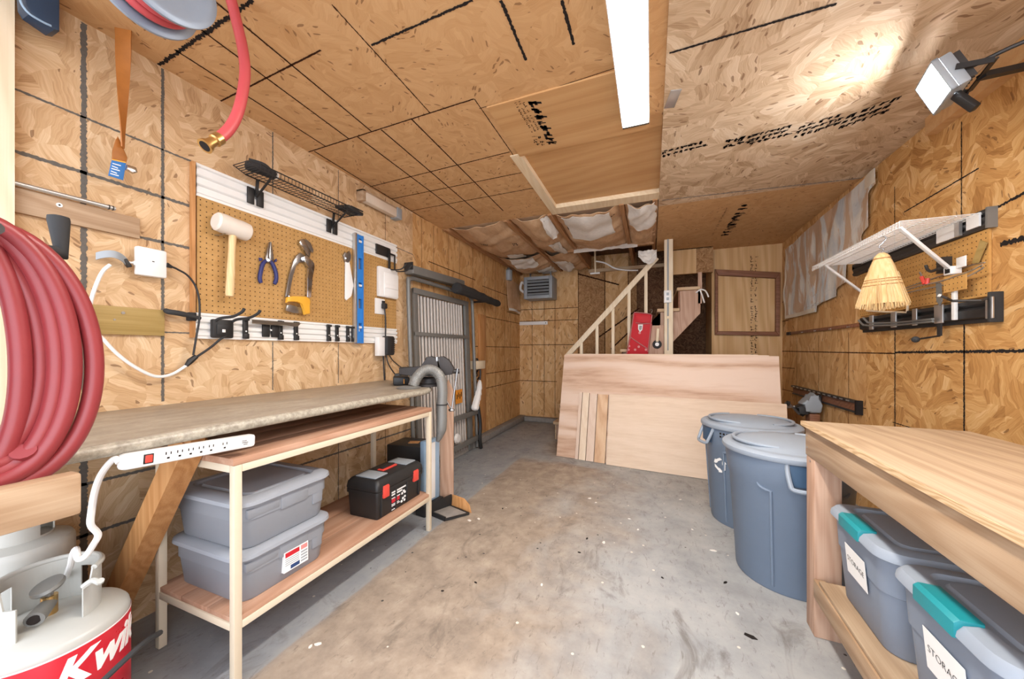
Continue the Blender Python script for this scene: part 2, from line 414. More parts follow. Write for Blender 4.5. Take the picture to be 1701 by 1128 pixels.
STRAW = wood('broom_straw', ['#c99f62', '#e3bf86', '#f0d6a6'], 'z', 14, rings=.3)
def counter_mat():
    k = NT('laminate_counter', .38, 0, .5)
    n = k.noise(k.vmul(k.co, (3, 1, 1)), 5, 6, .65, .5); n2 = k.noise(k.co, 70, 3)
    k.color(k.ramp(k.math('ADD', k.math('MULTIPLY', n, .75), k.math('MULTIPLY', n2, .25)), [(.3, '#796d60'), (.5, '#928676'), (.72, '#aa9f8f')])); return k.mat
COUNTER = counter_mat()
def counter_edge():
    k = NT('laminate_edge', .4, 0, .5); n = k.noise(k.co, 45, 6, .7)
    k.color(k.ramp(n, [(.3, '#81786a'), (.5, '#a29a8a'), (.7, '#bfb6a6')])); return k.mat
COUNTER_E = counter_edge()
def kraft_mat():
    k = NT('kraft_paper', .75, 0, .2); n = k.noise(k.co, 3.5, 4, .5, .3); n2 = k.noise(k.vmul(k.co, (4, 1, 1)), 16, 3)
    k.color(k.ramp(k.math('ADD', k.math('MULTIPLY', n, .7), k.math('MULTIPLY', n2, .3)), [(.3, '#bd9570'), (.5, '#d4ae88'), (.7, '#e4c6a2')])); k.bump(n2, .3, .006); return k.mat
KRAFT = kraft_mat()
TORN = plain('torn_white_paper', '#e3ddd4', .8, var=.15, scale=30)
PINK_INS = plain('insulation_face', '#d9c8b4', .8, var=.15, scale=12)
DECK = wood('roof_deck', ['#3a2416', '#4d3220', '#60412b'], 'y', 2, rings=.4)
def cloth_mat():
    k = NT('painted_drop_cloth', .85, 0, .15); q = k.vmul(k.co, (1, 2.2, .8))
    n = k.noise(q, 2.6, 5, .6, 1.4); n2 = k.noise(k.vadd(q, (5, 2, 1)), 1.9, 4, .6, 1.8); n3 = k.noise(k.vadd(q, (1, 7, 3)), 2.3, 4, .6, 1.2)
    c = k.ramp(n, [(.28, '#b0b7bb'), (.45, '#d2d4d2'), (.6, '#e6e3da'), (.78, '#f2eee4')])
    c = k.mix(k.math('MULTIPLY', k.step(n2, .46, .55), .75), c, lin('#c59a6c'))
    c = k.mix(k.math('MULTIPLY', k.step(n3, .64, .7), .5), c, lin('#9aa07a'))
    k.color(c); return k.mat
CLOTH = cloth_mat()
EDGE_DK = plain('ply_side_edge', '#8d6f52', .8, var=.3, scale=60)  # side edges coloured darker to stand in for shadow lines between pieces
CLOTH_E = plain('cloth_hem', '#ddd0ba', .85, var=.1)
def glow(name, c, s):
    k = NT(name, .4); k.color(c); k.b.inputs['Emission Color'].default_value = lin(c); k.b.inputs['Emission Strength'].default_value = s; return k.mat
TUBE_GLOW = glow('tube_diffuser', '#fff9f0', TUBE_W)
FLOOD_GLOW = glow('flood_diffuser', '#f4f7ff', FLOOD_W)
DIODE = glow('switch_glow', '#e2382c', .4)
# ------------------------------------------------------------------ camera, daylight
cam = bpy.data.cameras.new('camera'); cam.sensor_width = 36; cam.lens = 36*FPX/1701; cam.shift_y = 18/1701; cam.clip_start = .02
co = bpy.data.objects.new('camera', cam); COL.objects.link(co); co.location = (0, 0, EYE); co.rotation_euler = (math.pi/2, 0, YAW); SC.camera = co
w = bpy.data.worlds.new('daylight'); SC.world = w; w.use_nodes = True
w.node_tree.nodes['Background'].inputs[0].default_value = lin('#e2e9f4'); w.node_tree.nodes['Background'].inputs[1].default_value = SKY_S
vs = SC.view_settings; vs.view_transform = 'Standard'; vs.look = 'None'; vs.gamma = 1; vs.use_curve_mapping = False; vs.exposure = EXPO
# ------------------------------------------------------------------ the setting
b = MB(FLOOR); b.b2((-2.3, -3, -.15), (1.75, 5.75, 0)); struct(b.build('floor'))
# left wall with its marker lines along the studs
b = MB(OSB_L); b.b2((XL-.1, -.2, 0), (XL, 2.70, 2.62)); b.m(PLYV_X).b2((XL-.1, 2.70, 0), (XL, YB+.1, 2.62)); b.m(LINE)
N = (1, 0, 0)
for y, w_, z0 in ((.667, .016, 1.0), (.905, .011, .93), (1.403, .007, 2.07), (1.403, .006, .93), (1.867, .005, 2.07), (1.867, .006, .93)):
    seam(b, (XL, y, z0), (XL, y, 2.43 if z0 > .95 or y < 1 else 1.21), w_, N)
seam(b, (XL, 1.403, 0), (XL, 1.403, .88), .006, N); seam(b, (XL, 1.867, 0), (XL, 1.867, .88), .006, N); seam(b, (XL, .667, 0), (XL, .667, .88), .02, N)
for z, w_, y0, y1 in ((2.065, .008, .44, 1.02), (1.85, .013, .44, 1.02), (1.648, .012, .44, 1.02), (1.242, .006, .9, 1.02), (.64, .012, .2, 2.8), (.44, .012, .2, 2.8)):
    seam(b, (XL, y0, z), (XL, y1, z), w_, N)
seam(b, (XL, 2.46, 2.05), (XL, 2.70, 2.045), .006, N); seam(b, (XL, 2.70, 2.045), (XL, 2.74, 2.0), .005, N)
b.m(LINE_B)
for y in (2.339, 2.834, 3.035, 3.321, 3.554, 3.877, 4.216, 4.565, 4.896, 5.14):
    seam(b, (XL, y, .1), (XL, y, 2.42), .005 if y < 3.6 else .006, N, .2)
for z, y0, y1 in ((2.04, 2.95, 3.95), (2.0, 4.15, 5.5), (1.83, 3.9, 4.2), (1.607, 4.25, 5.55), (1.21, 3.9, 5.55), (.848, 4.25, 5.55), (.655, 4.25, 5.55), (1.75, 5.0, 5.55)):
    seam(b, (XL, y0, z), (XL, y1, z), .008, N, .2)
struct(b.build('wall_left'))
# right wall
b = MB(OSB_R); b.b2((XR, -.2, 0), (XR+.1, 3.3, 2.62)); b.m(PLYV_X).b2((XR, 3.3, 0), (XR+.1, YB+.1, 2.62)); b.m(LINE_B); N = (-1, 0, 0)
for y, w_ in ((4.598, .006), (4.076, .006), (3.542, .006)): seam(b, (XR, y, 0), (XR, y, 1.3), w_, N, .25)
b.m(INK)
for y, z0, z1, w_ in ((2.977, .2, 1.3, .009), (2.444, .2, 1.3, .009), (2.98, 1.8, 2.2, .006), (2.46, 1.82, 2.3, .006)): seam(b, (XR, y, z0), (XR, y, z1), w_, N, .4)
seam(b, (XR, 2.98, 1.147), (XR, 1.6, 1.165), .013, N, .5); seam(b, (XR, 2.89, 2.005), (XR, 2.36, 2.02), .007, N, .4)
seam(b, (XR, 2.26, 1.8), (XR, 1.9, 1.84), .012, N, .5); seam(b, (XR, 2.25, 1.63), (XR, 1.9, 1.61), .02, N, .6); seam(b, (XR, 3.0, .7), (XR, 2.0, .69), .005, N, .4)
b.m(LINE_B); seam(b, (XR, 5.1, 1.15), (XR, 2.98, 1.14), .008, N, .3); seam(b, (XR, 5.1, .955), (XR, 4.66, .965), .007, N, .3); seam(b, (XR, 5.1, .70), (XR, 3.3, .74), .006, N, .3)
seam(b, (XR, 5.1, 1.72), (XR, 4.9, 1.74), .007, N, .3); seam(b, (XR, 5.1, 1.5), (XR, 4.85, 1.5), .007, N, .3)
struct(b.build('wall_right'))
# back wall: gridded board to the left, raw strips, dark stair well to the right
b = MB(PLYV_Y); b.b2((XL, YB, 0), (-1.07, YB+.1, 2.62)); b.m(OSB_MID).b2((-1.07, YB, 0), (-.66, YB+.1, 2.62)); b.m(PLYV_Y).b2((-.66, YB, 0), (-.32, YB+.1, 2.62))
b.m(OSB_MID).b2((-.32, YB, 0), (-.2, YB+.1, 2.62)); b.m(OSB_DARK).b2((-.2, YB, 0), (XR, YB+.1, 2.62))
b.m(LINE_B); N = (0, -1, 0)
for px in (884, 904, 922):
    p = onY(px, 520, YB); seam(b, (p.x, YB, .1), (p.x, YB, 2.1), .007, N, .2)
for py, x1 in ((515, 960), (534, 960), (573, 958), (632, 925)):
    p, q = onY(864, py, YB), onY(x1, py, YB); seam(b, (XL, YB, p.z), (q.x, YB, p.z), .009, N, .2)
seam(b, (-1.07, YB, .1), (-1.07, YB, 2.4), .008, N, .2); seam(b, (-.66, YB, .1), (-.66, YB, 2.4), .012, N, .3); seam(b, (-.32, YB, .1), (-.32, YB, 2.4), .01, N, .3)
for p, q in (((960, 455), (1028, 473)), ((995, 560), (1062, 512)), ((1015, 580), (1062, 535))):
    a, c = onY(*p, YB), onY(*q, YB); seam(b, a, c, .02, N, .3)
struct(b.build('wall_back'))
# closing panel right of the stair, with its worn ink stencil
b = MB(PLY_P); b.b2((.707, 5.05, 0), (XR, 5.11, 2.43)); b.b2((.707, 5.11, 0), (.75, YB, 2.43))
b.m(LINE_B)
p = onY(1252, 440, 5.05)
marks(b, (p.x-.04, 5.05, 1.0), (0, 0, 1), (1, 0, 0), 1.28, .085, 2, (0, -1, 0), 1.0)
struct(b.build('wall_stair'))
# ceiling: board field, hatch, coarse right-hand panel a little lower
b = MB(OSB_C); b.b2((XL, -.2, ZC), (-.84, 3.2, ZC+.06)); b.b2((-.84, -.2, ZC), (.06, 2.17, ZC+.06))
b.m(OSB_CR).b2((.06, -.2, ZC-.012), (XR, 3.36, ZC+.06)); b.m(OSB_C).b2((.06, 3.36, ZC-.012), (XR, 4.88, ZC+.06)); b.b2((.7, 4.88, ZC-.012), (XR, 5.05, ZC+.06))
b.m(PLY_C).b2((-.84, 2.17, ZC+.03), (.06, 3.22, ZC+.06))
b.b2((-.8, 1.67, ZC-.009), (-.02, 2.17, ZC))
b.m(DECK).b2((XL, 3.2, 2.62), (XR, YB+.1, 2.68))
b.m(LINE_B); N = (0, 0, -1)
def cl(p, q, w_, fz=.3, lift=.0012): seam(b, ce(*p), ce(*q), w_, N, fz, lift)
for p, q in (((300, 24), (579, 230)), ((355, 0), (617, 218)), ((290, 82), (541, 243))): cl(p, q, .008, .2)
for p, q in (((522, 251), (712, 368)), ((594, 227), (770, 359)), ((633, 215), (797, 355)), ((683, 197), (836, 350))): cl(p, q, .009, .2)
for p, q in (((615, 310), (847, 252)), ((652, 330), (869, 286)), ((683, 350), (887, 312)), ((510, 253), (787, 164)), ((366, 168), (533, 83))): cl(p, q, .008, .25)
cl((551, 7), (715, 188), .005, .5); cl((788, 164), (853, 258), .005, .4); cl((796, 180), (920, 146), .004); cl((920, 146), (1030, 110), .004)
b.m(INK); cl((264, 108), (420, 0), .014, .7); cl((617, 75), (785, 0), .010, .5); cl((832, 0), (874, 100), .012, .4); cl((933, 0), (953, 74), .012, .4)
cl((1112, 83), (1390, 0), .011, .4, .0135)
o, x = ce(905, 248), ce(868, 160)-ce(905, 248)
marks(b, ce(873, 162)+V((0, 0, -.009)), ce(912, 248)-ce(873, 162), ce(880, 162)-ce(873, 162), .40, .075, 1, N, 1.2, True)
marks(b, ce(853, 168)+V((0, 0, -.009)), ce(880, 214)-ce(853, 168), ce(872, 162)-ce(853, 168), .26, .06, 3, N, 1.0)
marks(b, ce(882, 224)+V((0, 0, -.009)), ce(893, 250)-ce(882, 224), ce(897, 222)-ce(882, 224), .1, .07, 2, N, 1.0)
for a, c, h, r in (((1100, 250), (1170, 232), .07, 2), ((1205, 232), (1255, 220), .09, 3), ((1252, 222), (1318, 205), .1, 4), ((1330, 208), (1402, 185), .11, 4), ((1410, 190), (1490, 160), .12, 4)):
    p, q = ce(*a, ZC-.012), ce(*c, ZC-.012); marks(b, p, q-p, (0, 1, 0), (q-p).length, h*1.3, max(2, r-1), N, 1.2, True)
m0 = ce(1195, 392, ZC-.012); marks(b, m0, ce(1222, 348, ZC-.012)-m0, (1, 0, 0), .85, .10, 1, N, 1.0, True); marks(b, m0-V((.09, 0, 0)), ce(1222, 348, ZC-.012)-m0, (1, 0, 0), .95, .03, 1, N, .7)
b.m(CURB); cl((1100, 330), (1455, 290), .014, .6, .0135)
struct(b.build('ceiling'))
b = MB(ALU); m0 = ce(1113, 165, ZC-.012); b.box((m0.x+.012, m0.y, ZC-.014), (.05, .13, .004), Matrix.Rotation(.2, 3, 'Z'), .001); tag(b.build('ceiling_plate'), 'small silver metal strap plate nailed at the joint beside the ceiling lamp', 'metal plate')
# pale hatch trim
b = MB(LUM_PALEY); b.b2((-.86, 2.15, ZC-.006), (-.79, 3.22, ZC+.03)); b.b2((-.79, 3.08, ZC-.006), (.06, 3.22, ZC+.03)); struct(b.build('trim_1'))
b = MB(PLY_C); b.b2((XR-.05, -.2, 2.33), (XR, 2.62, ZC-.012)); struct(b.build('trim_2'))
b = MB(LUM_PALE); b.b2((XL, .40, 0), (-2.0, .495, ZC)); struct(b.build('trim_3'))
b = MB(LUM_X); b.b2((-.9, YB-.05, 2.36), (.9, YB, 2.41)); struct(b.build('trim_4'))
b = MB(CURB); b.b2((XL, 2.7, 0), (XL+.11, YB, .085), .015); struct(b.build('baseboard_left'))
b = MB(CURB); b.b2((XL+.11, YB-.1, 0), (-1.2, YB, .075), .012); struct(b.build('baseboard_back'))
# stair-well header boards under the ceiling edge
b = MB(PLY_P); b.b2((.26, 4.92, 2.12), (.52, 4.97, ZC-.012)); b.m(OSB_MID); b.b2((.52, 4.92, 2.12), (.705, 4.97, ZC-.012)); struct(b.build('trim_5'))
# ceiling joists over the open bays
for x in (-2.02, -1.335, -.885, -.242, .03):
    o = MB(JOIST).b2((x-.019, 3.2, 2.42), (x+.019, YB, 2.62)).build('ceiling_joist'); tag(o, 'bare wooden ceiling joist running back between bays of sagging kraft paper', 'joist', 'joists over the open bays'); o['kind'] = 'structure'
# ------------------------------------------------------------------ lamps
t = thing('ceiling_light', 'long bright white linear lamp fixed to the board ceiling', 'ceiling light', (-.078, 1.42, ZC))
b = MB(WHITE_MET); b.b2((-.13, .816, ZC-.03), (-.025, 2.019, ZC), .004); b.build('housing', t)
b = MB(TUBE_GLOW); b.prism([(-.066, -.006), (-.064, -.026), (-.05, -.036), (.05, -.036), (.064, -.026), (.066, -.006)], basis((-.078, 2.02, ZC-.022), (1, 0, 0), (0, 0, 1)), 1.205); b.build('diffuser', t)
b = MB(WHITE_MET)
for s_ in (-1, 1): b.b2((-.078+s_*.068-.002, .815, ZC-.061), (-.078+s_*.068+.002, 2.02, ZC))  # opaque sides added to keep the lamp's glow off the ceiling
b.build('glow_baffle', t)
for y0, y1 in ((.80, .815), (2.02, 2.035)): MB(DARK_ST).b2((-.146, y0, ZC-.062), (-.010, y1, ZC-.001), .004).build('end_cap', t)

t = thing('flood_light', 'glaring rectangular flood lamp on a black bracket high by the right wall', 'flood light', (1.12, 2.06, 2.15))
fa = math.radians(FLOOD_A); ft = math.radians(FLOOD_T)
fd = V((-math.cos(fa)*math.cos(ft), math.sin(fa)*math.cos(ft), math.sin(ft))); fs = V((0, 0, 1)).cross(fd).normalized(); fu = fd.cross(fs)
fo = V((1.085, 1.99, 2.238)); FM = Matrix((fs, fu, fd)).transposed().to_4x4(); FM.translation = fo
def fbox(mb, p, q, bev=.004):
    p, q = V(p), V(q); return mb.box(FM @ ((p+q)/2), [abs(x) for x in q-p], FM.to_3x3(), bev)
b = MB(GREY_LT); fbox(b, (-.092, -.072, -.05), (.092, .072, -.012), .008)
for s in (-1, 1): fbox(b, (s*.090-.004, -.074, -.012), (s*.090+.004, .074, .008), .002); fbox(b, (-.094, s*.070-.004, -.012), (.094, s*.070+.004, .008), .002)
b.build('housing', t)
b = MB(FLOOD_GLOW); fbox(b, (-.085, -.065, -.010), (.085, .065, -.002), .002); b.build('lens', t)
b = MB(DARK_ST)
for k in range(9): fbox(b, (-.08+k*.02-.0015, -.06, -.07), (-.08+k*.02+.0015, .06, -.05), 0)
b.build('heat_sink', t)
b = MB(BLACK)
for s in (-1, 1): b.bar(FM @ V((s*.1, 0, -.03)), FM @ V((s*.1, -.05, -.11)), .02, .005, fs)
b.bar(FM @ V((-.102, -.05, -.11)), FM @ V((.102, -.05, -.11)), .02, .005, fu); b.bar(FM @ V((0, -.05, -.11)), V((XR-.05, 2.02, 2.27)), .03, .02, (0, 0, 1)); b.bar(FM @ V((.03, -.075, -.02)), FM @ V((.05, -.17, -.03)), .03, .022, (1, 0, 0), .004)
b.build('bracket', t)
b = MB(DARK_ST); b.tube(cat_rom([FM @ V((-.06, .03, -.07)), (1.30, 1.90, 2.30), (1.37, 1.86, 2.22), (1.405, 1.9, 2.10), (1.425, 1.88, 1.98), (1.43, 1.8, 1.9)]), .008, 8)
tag(b.build('lamp_cord'), 'grey cord curving from the flood lamp down the right wall', 'cord')

# ------------------------------------------------------------------ pegboard wall
b = MB(PEG); b.b2((XL+.012, 1.025, 1.343), (XL+.02, 2.45, 1.904)); b.m(LUM_Z)
for y in (1.05, 1.73, 2.43): b.b2((XL+.001, y-.02, 1.345), (XL+.012, y+.02, 1.90))
b.m(BRACE).b2((XL+.001, 1.004, 1.22), (XL+.026, 1.0165, 2.06))
tag(b.build('pegboard', base=(XL+.016, 1.737, 1.343)), 'large brown pegboard between the white metal rails above the countertop', 'pegboard')
def rail(z0, z1, y0, y1, label):
    pr = [(0, z0), (.018, z0), (.018, z0+.012)]
    n = 3; h = (z1-z0-.024)/n
    for i in range(n):
        a = z0+.012+i*h; pr += [(.024, a+.004), (.024, a+h*.62), (.010, a+h*.66), (.010, a+h*.9), (.020, a+h)]
    pr += [(.02, z1), (0, z1)]
    o = MB(WHITE_MET).prism(pr, basis((XL, y1, 0), (1, 0, 0), (0, 0, 1)), y1-y0).build('slotted_rail', sharp=20)
    return tag(o, label, 'rail', 'slotted rails of the pegboard')
rail(1.905, 2.062, 1.022, 2.46, 'white grooved metal rail along the upper edge of the large pegboard')
rail(1.217, 1.342, 1.018, 2.46, 'white grooved metal rail along the lower edge of the large pegboard')
def px_poly(pts, off): return [(p.y, p.z) for p in (lw(x, y, off) for x, y in pts)]
def lflat(mb, pts, off, th, bev=.003):
    """an outline on a plane parallel to the left wall, th thick towards the room"""
    return mb.prism(px_poly(pts, off), basis((XL+off, 0, 0), (0, 1, 0), (0, 0, 1)), th, bev)
# mallet
t = thing('mallet', 'white headed rubber mallet with a pale wooden handle hung on the pegboard', 'mallet', (XL+.02, 1.14, 1.43))
b = MB(MALLET); M = basis((XL+.075, 1.148, 1.785), (0, 0, 1), (1, 0, 0))
b.lathe([(0, -.078), (.036, -.078), (.045, -.070), (.048, -.04), (.046, 0), (.048, .04), (.045, .070), (.036, .078), (0, .078)], M=M @ Matrix.Rotation(math.radians(-5), 4, 'Y')); b.build('head', t)
b = MB(HANDLE); b.lathe([(0, 0), (.016, 0), (.0185, .01), (.0175, .12), (.0155, .22), (.0165, .31), (0, .311)], M=Matrix.Translation(V((XL+.075, 1.135, 1.432))) @ Matrix.Rotation(math.radians(-2.5), 4, 'X')); b.build('handle', t)
b = MB(STEEL); b.tube([(XL+.02, 1.10, 1.736), (XL+.075, 1.10, 1.73), (XL+.10, 1.10, 1.735)], .0035, 8); b.build('peg', t)
# long nose pliers
t = thing('needle_nose_pliers', 'pliers with dark blue grips and a pointed steel nose hung on the pegboard', 'pliers', (XL+.02, 1.35, 1.53))
b = MB(STEEL)
lflat(b, [(447.2, 402), (449, 402), (453, 430), (450, 437), (446, 436), (444.5, 425)], .03, .012); lflat(b, [(446.4, 402), (445, 404), (440, 424), (439, 430), (443, 437), (446, 436)], .03, .012)
b.cyl(lw(445.5, 432, .022), lw(445.5, 432, .048), .008); b.build('jaw', t)
for pts in (([441, 433], [436, 440], [433, 452], [431.5, 462], [433.5, 470]), ([449, 433], [454, 441], [458, 452], [459, 463], [456, 472])):
    b = MB(NAVY_GRIP); b.tube(cat_rom([lw(x, y, .036) for x, y in pts], 5), [.009]*3+[.0105]*16+[.009]*2, 10); b.build('grip', t)
for q_ in ([(429, 428), (434, 429), (434, 433), (430, 434)], [(455, 432), (458, 430), (458, 435), (454, 436)]): lflat(MB(NAVY_GRIP), q_, .03, .012).build('grip_guard', t)
# tongue and groove pliers
t = thing('slip_joint_pliers', 'big chrome slip joint pliers with long open legs hung on the pegboard', 'pliers', (XL+.02, 1.54, 1.45))
b = MB(CHROME); lflat(b, [(497, 398), (502, 397), (508, 409), (513, 420), (512, 428), (507, 424), (499, 411), (494, 403)], .03, .018)
lflat(b, [(502, 427), (508, 424), (514, 432), (520, 437), (521, 444), (517, 462), (515, 494), (508, 494), (509, 462), (512, 446), (505, 437)], .034, .012); b.build('hinged_leg', t)
b = MB(STEEL); lflat(b, [(501, 400), (506, 398), (513, 404), (518, 416), (517, 420), (513, 418), (508, 408)], .03, .018); lflat(b, [(497, 420), (503, 424), (508, 432), (503, 436), (495, 435), (489, 441), (484, 460), (478, 494), (472, 493), (479, 456), (485, 434), (491, 424)], .03, .012)
b.cyl(lw(503, 430, .025), lw(503, 430, .056), .010); b.build('fixed_leg', t)
# yellow saw
t = thing('hack_saw', 'small saw with a yellow plastic handle hung below the chrome pliers', 'saw', (XL+.02, 1.52, 1.38))
b = MB(YELLOW); lflat(b, [(474, 494), (482, 492), (505, 493), (511, 497), (512, 503), (509, 508), (512, 521), (503, 523), (501, 512), (499, 504), (490, 500), (480, 501), (473, 503)], .044, .022, .005); b.build('handle', t)
b = MB(STEEL); lflat(b, [(475, 507), (480, 506), (501, 512), (500, 521), (486, 520), (473, 516)], .034, .01); b.build('blade_holder', t)
for q_ in ((480, 492), (506, 494)): MB(STEEL).tube([lw(*q_, .02), lw(*q_, .06)], .004, 8).build('peg', t)
# adjustable wrench
t = thing('adjustable_wrench', 'slim wrench with a blue steel jaw and a pale blade shaped handle on the pegboard', 'wrench', (XL+.02, 1.89, 1.5))
b = MB(PAPER); lflat(b, [(572.5, 434), (578, 432), (581, 450), (585.5, 475), (582, 492), (574, 499), (572, 496)], .026, .012); b.build('handle', t)
b = MB(STEEL); lflat(b, [(568, 424), (571, 419), (575, 423), (578, 417), (581, 425), (580, 432), (576, 437), (571, 435)], .024, .016); b.cyl(lw(574, 429, .02), lw(574, 429, .046), .006); b.build('jaw', t)
# level
t = thing('hanging_spirit_level', 'tall blue spirit level hung upright across the pegboard rails', 'level', (XL+.024, 2.01, 1.212))
y0, y1, x0 = 1.968, 2.052, XL+.026
b = MB(BLUE)
segs = [(1.212, 1.40), (1.50, 1.555), (1.625, 1.70), (1.74, 1.86), (1.93, 2.012)]
b.b2((x0, y0+.02, 1.212), (x0+.024, y0+.036, 2.012)); b.b2((x0, y1-.014, 1.212), (x0+.024, y1, 2.012))
for a, c in ((1.212, 1.30), (1.36, 1.47), (1.54, 1.625), (1.66, 1.76), (1.84, 1.95), (1.985, 2.012)): b.b2((x0+.002, y0+.03, a), (x0+.022, y1-.008, c), .002)
b.build('body', t)
b = MB(ALU); b.b2((x0-.001, y0, 1.215), (x0+.026, y0+.02, 2.016), .003); b.build('edge_strip', t)
for z in (1.33, 1.64, 1.967):
    b = MB(WHITE); b.cyl((x0+.012, y0+.03, z), (x0+.012, y1-.01, z), .010, n=12); b.build('bubble_vial', t)
# black wire rack on the upper rail
t = thing('wire_rack', 'long narrow black wire rack cantilevered from the upper white rail', 'wire rack', (XL, 1.55, 1.96))
b = MB(BLACK); zr = 2.092; xa, xb = XL+.05, XL+.17; ya, yb = 1.225, 1.87
b.tube([(xa, ya, zr), (xb, ya, zr), (xb, yb, zr), (xa, yb, zr)], .004, 8, True)
b.tube([(xb, ya, zr+.032), (xb, yb, zr+.032)], .0035, 8)
for i in range(31):
    y = ya+(yb-ya)*i/30; b.tube([(xa, y, zr), (xb-.002, y, zr), (xb, y, zr+.032)], .0017, 6)
for x in (xa+.04, xa+.08): b.tube([(x, ya, zr), (x, yb, zr)], .002, 6)
for i in range(6):
    u = ya-.06+.06*i/5; b.tube([(xa, u, zr+.02-.02*i/5), (xb, u, zr+.02-.02*i/5)], .002, 6)
b.tube([(xa, ya-.06, zr+.02), (xa, ya, zr)], .0025, 6); b.tube([(xb, ya-.06, zr+.02), (xb, ya, zr)], .0025, 6)
b.build('wire_shelf', t)
for yc in (1.29, 1.79):
    b = MB(BLACK); b.b2((XL+.024, yc-.045, 1.955), (XL+.034, yc-.008, 2.045), .004); b.b2((XL+.024, yc+.004, 1.955), (XL+.034, yc+.042, 2.045), .004); b.b2((XL+.022, yc-.04, 2.01), (XL+.03, yc+.04, 2.04), .002)
    b.bar((XL+.034, yc, 2.0), (XL+.045, yc, zr), .014, .008, (1, 0, 0)); b.bar((XL+.034, yc, 2.0), (xb-.01, yc, zr-.004), .010, .006, (0, 0, 1)); b.build('bracket', t)
t = thing('hand_brush', 'black rolled brush with a pale end lying on the black wire rack', 'brush', (XL+.11, 1.27, zr+.004))
b = MB(RUBBER); b.tube(cat_rom([(XL+.09, 1.20, zr+.032), (XL+.11, 1.26, zr+.034), (XL+.12, 1.33, zr+.032)], 6), [.02, .024, .026, .028, .028, .028, .028, .028, .027, .027, .026, .026, .024], 12)
for k in range(5): b.tube(cat_rom([(XL+.10, 1.21, zr+.05+.004*k), (XL+.135, 1.27, zr+.045+.004*k), (XL+.14, 1.32, zr+.03)], 5), .004, 6)
b.build('roll', t); b = MB(PAPER); b.cyl((XL+.12, 1.33, zr+.032), (XL+.122, 1.345, zr+.032), .022, .018); b.build('pale_end', t)
b = MB(BLACK); b.box((XL+.13, 1.84, zr+.024), (.13, .13, .022), Matrix.Rotation(math.radians(8), 3, 'Y') @ Matrix.Rotation(math.radians(-5), 3, 'X'), .006)
b.tube([(XL+.08, 1.80, zr+.02), (XL+.19, 1.80, zr+.03), (XL+.19, 1.9, zr+.03)], .005, 6)
tag(b.build('sanding_pad'), 'flat black pad lying at the far end of the black wire rack', 'pad')
# clips and hooks of the lower rail
def rail_clip(px, label, wy=.026):
    y = onX(px, 555, XL+.03).y
    b = MB(BLACK); b.b2((XL+.021, y-wy/2, 1.222), (XL+.034, y+wy/2, 1.335), .004); b.b2((XL+.034, y-wy/2+.003, 1.318), (XL+.05, y+wy/2-.003, 1.332), .003); b.b2((XL+.034, y-wy/2, 1.222), (XL+.042, y+wy/2, 1.25), .003)
    o = thing('rail_clip', label, 'clip', (XL+.03, y, 1.222), 0, 'black clips on the lower rail'); b.build('clip_body', o)
    c = MB(WHITE); c.cyl((XL+.03, y, 1.262), (XL+.0355, y, 1.262), .004, n=10); c.build('screw', o)
for px, lb in ((408, 'black rail clip holding the near end of the grey tray'), (466, 'black rail clip holding the far end of the grey tray'), (492, 'black rail clip alone to the right of the grey tray'),
               (546, 'black rail clip below the wrench, first of the tight set of four'), (560, 'black rail clip, second in the tight set of four beside the blue level'),
               (578, 'black rail clip, third in the tight set of four beside the blue level'), (586.5, 'black rail clip nearest the blue level, last of the tight set of four')): rail_clip(px, lb)
t = thing('tool_tray', 'shallow grey tool tray clipped to the lower white rail', 'tray', (XL+.02, 1.36, 1.235))
b = MB(STEEL); b.sheet(lambda u, v: (XL+.03+.05*v, 1.27+.22*u-.03*v*(1-2*u), 1.322-.02*math.sin(math.pi*v)), 8, 6, .003); b.build('plate', t)
b = MB(BLACK)
for y in (1.345, 1.395): b.b2((XL+.022, y-.02, 1.235), (XL+.036, y+.02, 1.318), .004)
b.build('holder', t); MB(WHITE).cyl((XL+.03, 1.37, 1.275), (XL+.037, 1.37, 1.275), .005, n=10).build('screw', t)
t = thing('rail_hook', 'black double arm hook on the near end of the lower white rail', 'hook', (XL+.02, 1.12, 1.22))
b = MB(BLACK); b.b2((XL+.022, 1.075, 1.222), (XL+.05, 1.17, 1.315), .008); b.b2((XL+.05, 1.09, 1.235), (XL+.056, 1.15, 1.29), .003); b.build('base_plate', t)
MB(WHITE).b2((XL+.055, 1.112, 1.25), (XL+.059, 1.126, 1.265), .001).build('badge', t)
for y0 in (1.085, 1.16):
    b = MB(RUBBER); b.tube(cat_rom([(XL+.035, y0, 1.30), (XL+.07, y0+.01, 1.318), (XL+.15, y0+.02, 1.325), (XL+.20, y0+.03, 1.345), (XL+.215, y0+.033, 1.362)], 5), .007, 8); b.build('arm', t)
b = MB(RUBBER); b.tube(cat_rom([V((XL+.04, 1.165, 1.25)), lw(367, 563, .05), lw(350, 577, .05), lw(328, 592, .047)], 6), .0055, 8); b.build('trailing_lead', t)
b = MB(RUBBER); b.tube(cat_rom([lw(276, 516, .02), lw(281, 518, .04), lw(300, 521, .045), lw(333, 529, .045)], 5), [.011]*4+[.012]*8+[.008]*4, 10); b.b2((XL, .99, 1.30), (XL+.03, 1.02, 1.34), .004)
tag(b.build('side_hook'), 'black rubber coated bar hook left of the pegboard at rail height', 'hook')
t = thing('angled_hook', 'black two pronged hook on the far end of the upper white rail', 'hook', (XL+.02, 2.3, 1.8))
b = MB(BLACK)
